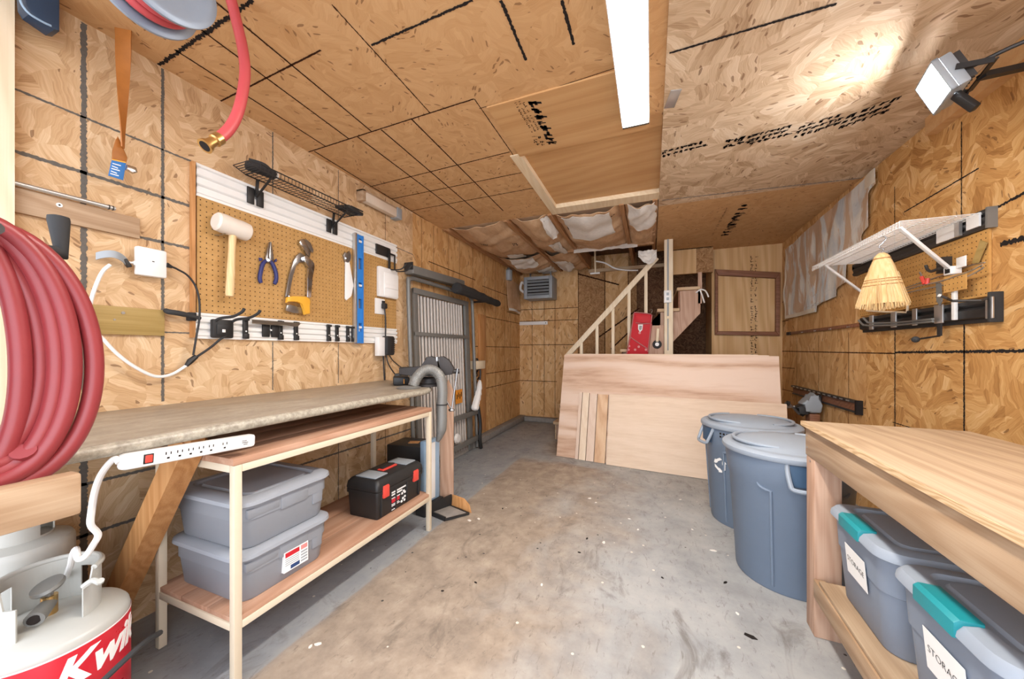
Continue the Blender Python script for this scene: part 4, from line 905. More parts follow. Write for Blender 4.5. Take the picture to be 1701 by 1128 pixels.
b = MB(DARK_ST); b.cyl(VM @ V((.16, 0, .10)), VM @ V((.21, 0, .10)), .017); b.build('screw', t)
b = MB(STEEL); b.cyl(VM @ V((.198, -.02, .12)), VM @ V((.16, -.05, -.155)), .0055, n=10); b.cyl(VM @ V((.05, -.02, .02)), VM @ V((.155, -.05, -.15)), .005, n=10); b.lathe([(0, -.004), (.02, -.004), (.023, .004), (.02, .012), (0, .014)], M=VM @ Matrix.Translation(V((.16, -.05, -.165))), n=18); b.build('turning_bar', t)
t = thing('grey_duct_hose', 'grey ribbed hose arched over the countertop corner and hanging to the floor board', 'hose', (-1.36, 1.98, .53))
hp = [(-1.44, 1.90, .926), (-1.425, 1.925, .985), (-1.395, 1.955, 1.025), (-1.35, 1.985, 1.03), (-1.31, 2.01, .99), (-1.295, 2.02, .91), (-1.298, 2.02, .80), (-1.30, 2.02, .66), (-1.315, 2.02, .59), (-1.33, 2.015, .55)]
q = cat_rom(hp, 14); n_ = len(q)
b = MB(GREY_FR); b.tube(q, [(.033+.0018*(i % 2))*(1 if i < n_-24 else max(.3, (n_-1-i)/24*.7+.3)) for i in range(n_)], 14); b.build('hose_body', t)
b = MB(BLACK); b.tube([(-1.297+.036*math.cos(a), 2.02+.036*math.sin(a), .80) for a in [k*math.pi/8 for k in range(16)]], .0035, 6, True); b.build('strap', t)
b = MB(GREY_FR); b.lathe([(0, 0), (.075, 0), (.078, .006), (.06, .012), (.035, .016), (0, .016)], o=(-1.46, 1.885, .9145), n=28); b.build('nozzle_plate', t)
# timber board and things standing on the floor past the shelf
t = thing('standing_board', 'tall narrow pine board standing on the floor behind the grey hose', 'board', (-1.39, 2.1, 0))
b = MB(LUM_Z); b.prism([(-.045, 0), (.055, 0), (.055, .86), (.015, .94), (.0, .90), (.0, .60), (-.02, .54), (-.045, .53)], basis((-1.43, 2.29, 0), (.96, .28, 0), (0, 0, 1)), .02, .002); b.build('plank', t)
t = thing('floor_box', 'black square box standing on the floor behind the toolbox', 'box', (-1.73, 2.27, 0))
b = MB(BLACK); b.box((-1.72, 2.27, .225), (.30, .24, .45), Matrix.Rotation(math.radians(6), 3, 'Z'), .006); b.build('case', t)
b = MB(BRACE); b.box((-1.70, 2.26, .4515), (.08, .06, .003), Matrix.Rotation(math.radians(20), 3, 'Z')); b.build('tape_patch', t)
b = MB(GREY_FR); b.box((-1.566, 2.285, .22), (.004, .20, .40), Matrix.Rotation(math.radians(6), 3, 'Z')); b.build('side_panel', t)
t = thing('clear_organiser', 'translucent pale blue plastic case standing beside the pine board', 'plastic case', (-1.47, 2.13, 0))
b = MB(SKY_ED); b.box((-1.485, 2.155, .30), (.045, .16, .44), Matrix.Rotation(math.radians(-8), 3, 'Z'), .01); b.m(WHITE); b.box((-1.46, 2.145, .30), (.01, .06, .40), Matrix.Rotation(math.radians(-8), 3, 'Z'), .003); b.build('case', t)
b = MB(BLACK); b.box((-1.485, 2.155, .04), (.09, .20, .08), Matrix.Rotation(math.radians(-8), 3, 'Z'), .008); b.build('base_tray', t)
t = thing('dustpan', 'dark dustpan with dusty brown tray lying on the floor past the shelf', 'dustpan', (-1.37, 2.25, 0))
DM = Matrix.Translation(V((-1.325, 2.25, 0))) @ Matrix.Rotation(math.radians(-12), 4, 'Z')
def dp(mb, pts, z0, z1, bev=.002): return mb.prism(pts, DM @ Matrix.Translation(V((0, 0, z0))), z1-z0, bev)
b = MB(CURB); dp(b, [(-.10, -.16), (.06, -.17), (.13, -.02), (-.06, .0)], .004, .012); b.build('tray', t)
b = MB(BLACK); b.bar(DM @ V((-.12, -.165, .014)), DM @ V((.062, -.175, .014)), .012, .028); b.bar(DM @ V((.062, -.175, .010)), DM @ V((.135, -.02, .010)), .01, .014); b.bar(DM @ V((-.10, -.16, .03)), DM @ V((-.06, .02, .05)), .012, .08); b.bar(DM @ V((-.07, .005, .008)), DM @ V((.135, -.015, .008)), .01, .016); b.build('rim', t)
b = MB(BRACE); b.prism([(.10, 0), (.08, .05), (.03, .085), (-.05, .09), (-.08, .09), (-.08, 0)], DM @ basis((.03, .015, 0), (1, .05, 0), (0, .12, 1)), .008, .002); b.build('back_scoop', t)
# ------------------------------------------------------------------ big grey metal frame with a ribbed panel, leaning on the wall
t = thing('folding_frame', 'tall grey steel frame with a ribbed panel leaning against the left wall', 'metal frame', (XL+.1, 3.15, 0))
ya, yb, zt = 2.53, 3.74, 1.80
def lean(y, z, o=0): return V((XL+.115-.07*z/1.8+o, y, z))
b = MB(GREY_FR); b.tube(cat_rom([lean(ya+.02, .12, .02), lean(ya+.02, .9, .02), lean(ya+.02, 1.70, .02), lean(ya+.05, 1.79, .02), lean(ya+.2, 1.805, .02), lean(3.2, 1.805, .02), lean(yb-.15, 1.80, .02), lean(yb-.03, 1.77, .02), lean(yb, 1.66, .02), lean(yb, .9, .02), lean(yb, .02, .02)], 8), .019, 10); b.build('outer_tube', t)
for y, w_ in ((ya+.13, .06), (yb-.13, .09)):
    b = MB(GREY_FR); b.bar(lean(y, .02), lean(y, 1.72), w_, .03, (1, 0, 0), .004); b.build('upright', t)
for z, h in ((1.70, .05), (1.31, .035)):
    b = MB(GREY_FR); b.bar(lean(ya+.1, z, .012), lean(yb-.1, z, .012), .025, h, (0, 0, 1), .003); b.build('cross_rail', t)
for z in (.44, .14):
    b = MB(GREY_FR); b.bar(lean(ya+.4, z, .05), lean(yb+.02, z, .05), .03, .055, (0, 0, 1), .004); b.build('lower_rail', t)
b = MB(RIB); n_ = 16
for k in range(n_):
    y = ya+.17+(yb-ya-.36)*(k+.5)/n_; b.tube([lean(y, .05, -.016), lean(y, 1.67, -.016)], .0145, 10)
b.build('ribbed_panel', t, sharp=60)
b = MB(INK); b.bar(lean((ya+yb)/2, .05, -.030), lean((ya+yb)/2, 1.67, -.030), yb-ya-.34, .004, (1, 0, 0)); b.build('gap_shade_sheet', t)  # dark sheet added behind the ribs, standing in for shade in the gaps
b = MB(ORANGE); b.bar(lean(3.28, .66, .024), lean(3.42, .66, .024), .003, .15); b.m(LINE_B)
for k in range(4): b.bar(lean(3.30+.03*k, .66+.02*(k % 2), .026), lean(3.315+.03*k, .66+.02*(k % 2), .026), .002, .05)
b.build('orange_sticker', t)
b = MB(BLACK); b.tube(cat_rom([lean(yb-.02, .50, .06), lean(yb-.01, .3, .075), lean(yb-.03, .14, .075), lean(yb, .01, .07)], 6), .022, 8); b.build('lock_lever', t)
b = MB(WHITE); b.lathe([(0, 0), (.05, 0), (.055, .01), (.04, .03), (0, .035)], M=basis(lean(3.22, .24, .05), (0, 1, 0), (0, 0, 1)), n=20); b.build('caster', t)
b = MB(GREY_FR); b.box((XL+.06, 3.03, 1.888), (.10, .92, .075), Matrix.Rotation(math.radians(2), 3, 'X'), .01); b.m(BLACK); b.box((XL+.06, 2.567, 1.904), (.09, .008, .065))
tag(b.build('metal_channel'), 'grey boxy metal channel lying along the top of the ribbed frame', 'metal channel')
b = MB(RUBBER); q = [lw(757, 478, .18), lw(775, 484, .185), lw(800, 494, .18), (lw(818, 501, .17)), lw(829, 505, .16)]
b.tube(cat_rom(q, 6), [.05, .062, .06, .058, .06, .055, .056, .058, .06, .056, .05, .052, .056, .05, .046, .044, .048, .044, .042, .04, .044, .046, .042, .036, .02], 10); b.b2((XL, 3.84, 1.74), (XL+.17, 3.87, 1.76))
tag(b.build('rolled_cover'), 'black rolled fabric bundle mounted on the left wall past the metal frame', 'fabric roll')
t = thing('hanging_rag', 'white rag hanging from dark tools on the stud beyond the grey frame', 'rag', (XL+.08, 3.95, .8))
b = MB(PAPER); q = [lw(797, 632, .12), lw(796, 645, .15), lw(793, 660, .17), lw(790, 672, .18), lw(788, 682, .18)]; b.tube(cat_rom(q, 5), [.012, .02, .026, .03, .032, .036, .03, .034, .042, .036, .04, .044, .04, .04, .044, .04, .044, .046, .044, .036, .02], 8); b.build('cloth', t)
t = thing('wall_tool_cluster', 'dark chain and tools hanging below a pale wooden block past the frame', 'hanging tools', (XL+.06, 3.95, .9))
b = MB(LUM_PALE); a = lw(792, 606, .05); b.b2((XL, a.y-.13, a.z-.05), (XL+.11, a.y+.12, a.z+.05), .006); b.build('wood_block', t)
b = MB(BLACK)
for k in range(7): b.lathe([(.018, -.006), (.026, 0), (.018, .006)], M=basis((XL+.06+.012*(k % 2), 3.86+.015*(k % 3), 1.04-.045*k), (0, 1, .3 if k % 2 else -.3), (.6 if k % 2 else 0, 0, 1)), n=12)
b.build('chain', t)
b = MB(DARK_ST); b.tube(cat_rom([(XL+.05, 3.9, 1.06), (XL+.08, 3.93, .9), (XL+.07, 3.92, .75), (XL+.06, 3.86, .55)], 6), .012, 8); b.build('bar', t)
b = MB(BRACE); b.b2((XL, 4.02, .12), (XL+.03, 4.2, 1.62), .003); tag(b.build('wall_stud'), 'narrow bare timber stud strip on the left wall behind the hanging tools', 'stud')
from mathutils import noise as mn
random.seed(11)
# ------------------------------------------------------------------ kraft-faced insulation sagging between the joists
def batt(x0, x1, y0, y1, sag, label, torn=None, seed=0, ink=None):
    t = thing('insulation_batt', label, 'insulation', ((x0+x1)/2, (y0+y1)/2, 2.36), 0, 'kraft faced insulation batts between the joists')
    def f(u, v):
        w_ = mn.noise(V((u*3+seed, v*5, seed*.7)))*.026+mn.noise(V((u*7, v*3+seed, 3.3)))*.016+abs(mn.noise(V((u*2+v*7, seed, 1.1))))*.03
        edge = math.sin(math.pi*min(1, max(0, u)))**.6
        return (x0+(x1-x0)*u+.01*mn.noise(V((v*6, seed, 9))), y0+(y1-y0)*v+.02*mn.noise(V((u*5, seed, 4))), 2.47-sag*edge*(.55+.45*math.sin(math.pi*v*.9+.3))-w_)
    MB(KRAFT).sheet(f, 22, 30, .004).build('kraft_face', t, sharp=60)
    MB(PINK_INS).sheet(lambda u, v: (x0+.005+(x1-x0-.01)*u, y0+.03+(y1-y0-.06)*v, 2.54), 4, 4, .05).build('batt', t)
    for (ua, ub, va, vb_, dz) in torn or ():
        def g(u, v):
            a, c = ua+(ub-ua)*u, va+(vb_-va)*v; p = V(f(a, c)); k = mn.noise(V((u*4+seed, v*4, 2)))
            return p+V((.02*k, .015*mn.noise(V((v*5, u*3, seed))), -.008-dz*v*(.6+.4*math.sin(3*u))-.012*abs(k)))
        MB(TORN).sheet(g, 12, 10, .003).build('torn_paper', t, sharp=60)
    for (u, v, L, h) in ink or ():
        b = MB(INK); 
        for k in range(int(L/.02)):
            for r in range(2):
                if random.random() < .75:
                    pu = u+k*.02/(x1-x0); pv = v+r*.03/(y1-y0); q = [V(f(pu+a*.012/(x1-x0), pv+c*h/(y1-y0)))-V((0, 0, .007)) for a, c in ((0, 0), (1, 0), (1, 1), (0, 1))]; b.poly(q)
        b.build('printed_ink', t)
    return t
batt(-2.0, -1.355, 3.24, 4.46, .075, 'wide kraft insulation batt against the left wall with a curled front edge', [(.35, .7, .88, 1.0, .02)], 1, [(.25, .35, .1, .02), (.75, .5, .08, .02)])
batt(-1.315, -.905, 3.24, 4.46, .07, 'kraft insulation batt with a white torn tail hanging at its right side', [(.78, .98, .02, .35, .07), (.5, .8, .62, .98, .02)], 2)
batt(-.865, -.262, 3.24, 4.40, .10, 'wide sagging kraft batt with pale bleached front and black print', [(.12, .85, .02, .5, .012)], 3, [(.1, .3, .12, .03), (.62, .08, .2, .03)])
batt(-.222, .06, 3.24, 4.40, .09, 'short kraft batt beside the coarse ceiling panel with torn white front', [(.1, .95, .0, .4, .02)], 4, [(.3, .12, .12, .03)])
batt(-2.0, -1.355, 4.50, 5.5, .09, 'dim kraft batt at the back above the grey louvred heater', [(.3, .8, .0, .3, .04), (.6, .95, .6, .95, .03)], 5)
batt(-1.315, -.905, 4.50, 5.5, .08, 'dim kraft batt at the back between heater and stair well', [(.1, .7, .3, .7, .03)], 6)
b = MB(JOIST); b.b2((-1.0, 4.42, 2.40), (.03, 4.48, 2.50)); b.m(TORN)
b.sheet(lambda u, v: (-.9+.75*u, 4.41-.03*v, 2.42-.05*v-.02*mn.noise(V((u*8, v*2, 1)))), 18, 3, .003)
o = b.build('stairwell_header'); tag(o, 'rough beam edge with white torn paper along the front of the stair well', 'header'); o['kind'] = 'structure'
t = thing('hanging_wrap', 'crumpled white torn wrap hanging at the top end of the handrail', 'torn wrap', (.02, 4.43, 2.2))
b = MB(TORN); c = onY(1080, 424, 4.42)
b.sheet(lambda u, v: (c.x-.13+.2*u, 4.42+.03*mn.noise(V((u*5, v*5, 2))), c.z+.06-.16*v*(.4+.6*math.sin(2.6*u))+.02*mn.noise(V((u*6, 3, v*4)))), 14, 10, .003); b.build('wrap', t)
t = thing('pull_cord', 'thin hanging rod with a small white crossbar in front of the back wall', 'pull rod', (-.62, 5.0, 2.0))
a, c = onY(988, 420, 5.0), onY(989, 453, 5.0); MB(LUM_PALE).cyl(a+V((0, 0, .1)), c, .012, n=8).build('rod', t)
MB(WHITE).b2((c.x-.07, 4.985, c.z-.02), (c.x+.06, 5.015, c.z)).build('crossbar', t)
b = MB(WHITE); b.tube(cat_rom([onY(990, 434, 5.0), onY(1005, 437, 5.0), onY(1022, 446, 5.0), onY(1040, 449, 5.0), onY(1060, 449, 5.0)], 6), .01, 8); b.build('cord', t)
# ------------------------------------------------------------------ heater, lamp, bar at the back left
t = thing('unit_heater', 'grey louvred unit heater hung high in the back left corner', 'heater', (-1.64, 5.35, 1.95))
p, q = onY(870, 497, 5.2), onY(917, 457, 5.2); x0, x1, z0, z1 = p.x, q.x, p.z, q.z
b = MB(GREY_LT); b.b2((x0, 5.24, z0), (x1, 5.50, z1), .012); f = .05
b.b2((x0, 5.2, z0), (x0+f, 5.24, z1), .004); b.b2((x1-f, 5.2, z0), (x1, 5.24, z1), .004); b.b2((x0+f, 5.2, z1-.05), (x1-f, 5.24, z1), .004); b.b2((x0+f, 5.2, z0), (x1-f, 5.24, z0+.05), .004); b.build('casing', t)
MB(INK).b2((x0+f, 5.236, z0+.05), (x1-f, 5.241, z1-.05)).build('dark_inside', t)
for k in range(5):
    z = z0+.06+k*(z1-z0-.1)/5; MB(GREY_LT).box(((x0+x1)/2, 5.215, z+.012), (x1-x0-2*f, .035, .007), Matrix.Rotation(math.radians(-35), 3, 'X')).build('louver', t)
b = MB(GREY_FR)
for x in (x0+.06, x1-.06): b.b2((x-.01, 5.34, z1), (x+.01, 5.36, 2.45))
b.build('hanger', t)
b = MB(WHITE); b.tube(cat_rom([V((x0, 5.3, z1-.1)), V((x0-.06, 5.28, z1-.06)), V((x0-.09, 5.3, z1-.16)), V((x0-.03, 5.3, z1-.22))], 5), .02, 8); b.build('vent_elbow', t)
t = thing('spot_lamp', 'small grey cylinder lamp hanging from the kraft ceiling in the back corner', 'spot lamp', (-1.95, 5.1, 2.1))
p, q = onY(845, 447, 5.0), onY(845, 466, 5.0); MB(GREY_LT).lathe([(0, 0), (.048, 0), (.055, .01), (.055, p.z-q.z-.02), (.03, p.z-q.z), (0, p.z-q.z)], o=(p.x, 5.0, q.z), n=20).build('can', t)
MB(GREY_FR).cyl((p.x, 5.0, p.z), (p.x, 5.0, 2.45), .018, n=10).build('stem', t)
a, c = onY(863, 538, YB), onY(910, 537, YB); b = MB(WHITE_MET); b.b2((a.x, YB-.02, a.z-.025), (c.x, YB, a.z+.03), .004); b.m(INK); b.cyl((c.x-.03, YB-.021, a.z), (c.x-.03, YB-.019, a.z), .008, n=8)
tag(b.build('wall_bar'), 'short white metal bar on the back wall below the heater', 'bar')
b = MB(KRAFT); b.sheet(lambda u, v: (XL+.012+.03*v*v+.006*math.sin(6*u), 4.95+.55*u, 2.25-.45*v-.03*mn.noise(V((u*4, v, 2)))), 10, 8, .006); b.m(TORN); b.sheet(lambda u, v: (XL+.05+.03*math.sin(5*u), 4.95+.55*u, 1.80-.035*v+.015*mn.noise(V((u*9, v, 5)))), 10, 3, .005)
tag(b.build('hanging_paper_flap'), 'brown paper flap with a torn white lower edge on the corner wall by the heater', 'paper flap')
# ------------------------------------------------------------------ stairs behind the plywood
t = thing('staircase', 'bare timber staircase with slim handrail rising to the right behind the plywood sheets', 'staircase', (-.3, 5.0, 0))
sx, rz, rn, n_ = -1.17, .235, .2085, 8
for k in range(n_):
    x = sx+k*rn; z = rz*(k+1)
    MB(LUM_X).b2((x-.015, 4.46, z-.035), (x+rn+.012, 5.5, z), .003).build('tread', t)
    MB(LUM_X if k == 0 else FRAME_W).b2((x+.002, 4.50, z-rz+.0005), (x+.018, 5.5, z-.036)).build('riser', t)
for y in (4.50, 5.46):
    pts = [(sx+.02, .0)]
    for k in range(n_): pts += [(sx+.02+k*rn, rz*(k+1)-.036), (sx+.02+(k+1)*rn, rz*(k+1)-.036)]
    pts += [(sx+.02+n_*rn, rz*n_-.30), (sx+.30, .0)]
    MB(LUM_Z).prism(pts, basis((0, y+.038, 0), (1, 0, 0), (0, 0, 1)), .038, .0).build('stringer', t)
a, c = onY(940, 594, 4.5), onY(1091, 428, 4.5); d = (c-a)
MB(LUM_PALE).bar(a, c, .038, .062, (0, 0, 1), .004).build('handrail', t)
for px in (966, 992, 1018.5, 1045, 1073):
    x = onY(px, 520, 4.5).x; zt = a.z+d.z*(x-a.x)/d.x-.03; kk = max(0, int((x-sx)/rn)); zb = rz*(kk+1) if x > sx else 0
    MB(LUM_PALE).b2((x-.018, 4.482, zb), (x+.018, 4.518, zt), .002).build('baluster', t)
b = MB(LUM_Z); p = onY(1161, 455, 4.6); q = onY(1161, 500, 4.6); b.b2((p.x-.02, 4.50, q.z-.04), (p.x+.02, 4.54, p.z)); b.build('newel', t)
b = MB(WHITE); p = onY(1163, 486, 4.49); b.tube(cat_rom([p+V((-.04, 0, .0)), p+V((0, -.02, .03)), p+V((.05, -.03, .01)), p+V((.08, -.03, -.06))], 5), .008, 8); b.tube(cat_rom([p+V((0, -.02, .02)), p+V((.02, -.03, -.05)), p+V((.04, -.02, -.12))], 5), .008, 8); tag(b.build('cable_loop'), 'white cable loop sticking out of the stair end in the dark opening', 'cable')
t = thing('support_post', 'pale timber post with conduit and a white outlet box before the stair opening', 'post', (.185, 4.4, 0))
p, q = onY(1103.5, 500, 4.40), onY(1118, 500, 4.40)
MB(LUM_PALE).b2((p.x, 4.395, 0), (q.x, 4.455, ZC-.012), .002).build('post', t)
b = MB(GREY_LT); b.cyl((p.x+.038, 4.392, 1.55), (p.x+.038, 4.392, ZC-.012), .009, n=8); b.cyl((p.x+.038, 4.392, 1.16), (p.x+.038, 4.392, 1.52), .006, n=8); b.build('conduit', t)
o = onY(1109, 493, 4.4); ob_ = MB(WHITE).b2((o.x-.04, 4.372, o.z-.07), (o.x+.04, 4.40, o.z+.07), .005).build('outlet_box', t)
b = MB(GREY_LT)
for dz in (-.028, .028): b.b2((o.x-.013, 4.370, o.z+dz-.016), (o.x+.013, 4.372, o.z+dz+.016))
b.build('receptacle', ob_)
p, q = onY(1077, 541, 4.45), onY(1103, 588, 4.45); b = MB(LUM_Z); b.b2((p.x, 4.445, .45), (q.x-.002, 4.46, p.z)); tag(b.build('backing_board'), 'small pine board behind the red bag carrying a roller', 'board')
t = thing('wall_roller', 'small grey wheel with a pale handle hung on the pine board by the post', 'roller', (.09, 4.42, 1.15))
c = onY(1091.5, 572, 4.43); MB(RUBBER).lathe([(.022, -.012), (.045, -.012), (.05, -.004), (.05, .004), (.045, .012), (.022, .012), (.022, -.012)], M=basis(c, (1, 0, 0), (0, 0, 1)), n=28).build('wheel', t)
MB(WHITE).cyl(c+V((0, -.016, 0)), c+V((0, .014, 0)), .022, n=16).build('hub', t)
e = onY(1093, 546, 4.43); MB(LUM_PALE).bar(c+V((0, -.018, .03)), e+V((0, -.018, 0)), .03, .012, (0, 1, 0), .003).build('handle', t)
t = thing('tool_bag', 'red fabric bag with a pale badge hung on the stair rail above the plywood', 'bag', (-.1, 4.41, 1.0))
def yp(pts, y): return [(p.x, p.z) for p in (onY(a, c, y) for a, c in pts)]
def yflat(mb, pts, y, th, bev=.003): return mb.prism(yp(pts, y), basis((0, y, 0), (1, 0, 0), (0, 0, 1)), th, bev)
MB(RED_BAG).prism(yp([(1053, 520), (1082, 523), (1083, 540), (1074, 610), (1036, 610), (1046, 560)], 4.46), basis((0, 4.46, 0), (1, 0, 0), (0, 0, 1)), .06, .012).build('body', t)
b = MB(RED_BAG); yflat(b, [(1055, 523), (1081, 525), (1080, 537), (1057, 536)], 4.40, .014); b.build('flap', t)
b = MB(RED_BAG_D); 
for pts in ([(1053, 519), (1068, 520), (1082, 522)], [(1056, 536), (1068, 538), (1082, 537)], [(1047, 560), (1060, 569), (1075, 579)], [(1083, 523), (1080, 552), (1076, 585)], [(1053, 520), (1047, 560), (1041, 588)]):
    b.tube([onY(x, y, 4.392) for x, y in pts], .006, 6)
b.build('piping', t)
b = MB(PAPER); yflat(b, [(1060, 539), (1068, 539), (1067, 548), (1063, 552), (1060, 547)], 4.396, .004, .001); b.m(GREY_FR); yflat(b, [(1062, 541), (1066.5, 541), (1065.5, 547), (1063, 549), (1061.5, 546)], 4.391, .002, 0); b.build('badge', t)
b = MB(PINK)
for px, py in ((1062.5, 553), (1055, 581), (1061, 576), (1045, 575), (1044, 581), (1073, 581)):
    c = onY(px, py, 4.396); b.lathe([(0, -.008), (.013, -.006), (.014, 0), (0, .002)], M=basis(c, (1, 0, 0), (0, 0, 1)), n=12)
b.build('snaps', t)
b = MB(STEEL); c = onY(1082, 520, 4.40); b.tube(cat_rom([c, c+V((.01, 0, .03)), c+V((-.0, .03, .045)), c+V((-.02, .06, .03))], 5), .005, 8); b.build('hook', t)
# ------------------------------------------------------------------ brown picture frame on the closing panel
t = thing('picture_frame', 'empty brown wooden picture frame mounted on the plywood panel by the right wall', 'picture frame', (1.08, 5.03, 1.3))
YF = 5.0
P = [onY(1188, 447, YF), onY(1297, 452, YF), onY(1296, 558, YF), onY(1188, 556, YF)]; I = [onY(1193, 457, YF), onY(1289, 462, YF), onY(1289, 551, YF), onY(1193, 550, YF)]
for k in range(4):
    p, q, r, s_ = P[k], P[(k+1) % 4], I[(k+1) % 4], I[k]
    b = MB(FRAME_W); b.prism([(v.x, v.z) for v in (p, q, r, s_)], basis((0, 5.049, 0), (1, 0, 0), (0, 0, 1)), .045, .008, 3); b.build('frame_side', t)
# ------------------------------------------------------------------ plywood sheets leaning on the stair
B0 = V((-.967, 3.80, 0)); ang = math.radians(-6.1); d = V((math.cos(ang), math.sin(ang), 0)); nn = V((-d.y, d.x, 0)); la = math.radians(13.5)
lv = nn*math.sin(la)+V((0, 0, 1))*math.cos(la); mv = d.cross(lv)*-1 if d.cross(lv).y > 0 else d.cross(lv)
def sheet_at(name, u0, u1, L, foot, th, mat, label, cat, group=None, skew=0.0):
    M = Matrix((d, lv, mv)).transposed().to_4x4(); M.translation = B0-nn*foot+V((0, 0, th*math.sin(la)*0))
    b = MB(mat); b.prism([(u0, 0), (u1, 0), (u1, L), (u0, L)], M, th, .0); b.m(PLY_EDGE); b.m(EDGE_DK)
    b.bm.normal_update()
    for f in b.bm.faces:
        if abs(f.normal.dot(mv)) < .5: f.material_index = 1
        if abs(f.normal.dot(d)) > .5: f.material_index = 2
    zmin = min(v.co.z for v in b.bm.verts)
    for v in b.bm.verts: v.co.z -= zmin
    return tag(b.build(name, base=(B0+d*(u0+u1)/2-nn*foot)[:2]+(0,)), label, cat, group)
def uof(px, py): return (onZ(px, py, 0)-B0).dot(d)
cs = math.cos(la)
sheet_at('plywood_sheet', -.0, 2.02, 1.135, 0, .014, BIRCH, 'big pale plywood sheet with brown grain flames, front of the leaning stack', 'plywood sheet', 'big plywood sheets leaning on the stair')
sheet_at('plywood_sheet', .02, 1.95, 1.143, -.020, .014, BIRCH2, 'second big plywood sheet, just showing its edge behind the front one', 'plywood sheet', 'big plywood sheets leaning on the stair')
sheet_at('plywood_sheet', .06, 1.87, 1.149, -.040, .014, BIRCH2, 'third big plywood sheet, only a top edge line visible at the back of the stack', 'plywood sheet', 'big plywood sheets leaning on the stair')
us = [uof(955, 763), uof(961, 764), uof(972, 767), uof(985, 770), uof(1004, 773)]
lbs = ['thinnest plywood offcut strip, first beside the big sheet edge', 'narrow plywood offcut strip between the thinnest strip and a like one', 'narrow plywood offcut strip before the warm toned one', 'warm toned plywood offcut strip touching the small front sheet']
for k in range(4): sheet_at('plywood_strip', us[k]+.001, us[k+1]-.007, .715-.004*k, .018+.002*k, .018, (OFFCUT_P, BIRCH_V, OFFCUT_P, OFFCUT_T)[k], lbs[k], 'plywood strip', 'plywood offcut strips')
us0 = uof(1005, 774)
sheet_at('plywood_board', us0+.002, us0+1.5, .715, .048, .016, BIRCH2, 'smaller pale plywood panel leaning in front of the big sheets', 'plywood panel')
# ------------------------------------------------------------------ right wall: cloth
def cloth(u, v):
    prof = [(0, 3.14), (.12, 3.14), (.14, 3.20), (.42, 3.22), (.44, 3.30), (.55, 3.33), (.57, 3.42), (.80, 3.52), (.83, 3.66), (.90, 3.70), (.92, 3.95), (1, 4.05)]
    yr = next((b_[1] if v <= b_[0]+1e-9 else None) for b_ in prof if v <= b_[0]+1e-9)
    yl = 4.88-.04*math.sin(v*7)-.02*math.sin(v*17); y = yl+(yr-yl)*u
    zt = 2.30+.10*u; zb = 1.515; z = zt+(zb-zt)*v
    x = XR-.012-.012*abs(math.sin(y*9+mn.noise(V((y*2, z*2, 1)))*3))-.01*mn.noise(V((y*3, z*3, 2)))
    return (min(x, XR-.006), y, z)
t = thing('drop_cloth', 'paint stained grey blue drop cloth pinned to the right wall under the ceiling', 'cloth', (XR-.02, 4.0, 1.5))
MB(CLOTH).sheet(cloth, 60, 50, .003).build('painted_face', t, sharp=60)
for fn, a_, c_ in ((lambda u, v: V(cloth(u*.94, .955+.045*v))+V((-.004, 0, 0)), 40, 2), (lambda u, v: V(cloth(.0+.022*u, v))+V((-.004, 0, 0)), 2, 40)): MB(CLOTH_E).sheet(fn, a_, c_, .003).build('pale_hem', t, sharp=60)
b = MB(CLOTH_E); b.sheet(lambda u, v: V(cloth(.93+.07*u, .11*v))+V((-.004, 0, 0)), 3, 6, .003); b.build('pale_hem', t, sharp=60)
# ------------------------------------------------------------------ right wall: pegboard, rails
b = MB(PEG_R); b.b2((XR-.012, 2.29, 1.408), (XR-.002, 3.36, 1.715)); tag(b.build('pegboard'), 'small worn pegboard between two black rails on the right wall', 'pegboard')
t = thing('black_rail', 'upper black wall rail carrying the white wire shelf', 'rail', (XR-.02, 2.85, 1.717), 0, 'black rails on the right wall')
b = MB(DARK_ST); pr = [(0, 1.717), (.022, 1.717), (.03, 1.73), (.022, 1.745), (.030, 1.765), (.016, 1.775), (.03, 1.79), (.03, 1.802), (0, 1.802)]
b.prism(pr, basis((XR, 2.27, 0), (-1, 0, 0), (0, 0, 1)), 1.15); b.build('channel', t, sharp=20)
MB(GREY_FR).b2((XR-.034, 2.262, 1.712), (XR, 2.272, 1.806)).build('end_cap', t)
b = MB(WHITE); b.b2((XR-.038, 2.30, 1.732), (XR-.03, 2.37, 1.795)); b.build('paper_tag', t); b = MB(WHITE); b.b2((XR-.038, 2.44, 1.722), (XR-.03, 2.56, 1.79)); b.build('paper_tag', t); b = MB(ALU); b.b2((XR-.042, 2.405, 1.72), (XR-.03, 2.435, 1.80)); b.build('metal_clip', t)
t = thing('black_rail', 'lower black wall rail with silver clips and hooks below the small pegboard', 'rail', (XR-.02, 2.8, 1.29), 0, 'black rails on the right wall')
b = MB(BLACK); pr = [(0, 1.288), (.018, 1.288), (.018, 1.305), (.034, 1.312), (.036, 1.35), (.02, 1.362), (.034, 1.375), (.034, 1.392), (0, 1.392)]
b.prism(pr, basis((XR, 2.245, 0), (-1, 0, 0), (0, 0, 1)), 1.06); b.build('channel', t, sharp=20)
MB(RUBBER).b2((XR-.045, 2.232, 1.285), (XR, 2.246, 1.42), .003).build('end_cap', t)
for px, w_ in ((1447, .045), (1484, .05), (1519, .036), (1559, .06), (1643, .035)):
    y = onX(px, 530, XR-.04).y; MB(ALU).b2((XR-.042, y-w_/2, 1.302), (XR-.034, y+w_/2, 1.398), .002).build('silver_clip', t)
b = MB(FRAME_W); b.b2((XR-.02, 3.32, 1.335), (XR, 4.72, 1.362), .003); b.m(ALU)
for y in (3.5, 3.8, 4.1, 4.4): b.b2((XR-.024, y-.02, 1.338), (XR-.02, y+.02, 1.346))
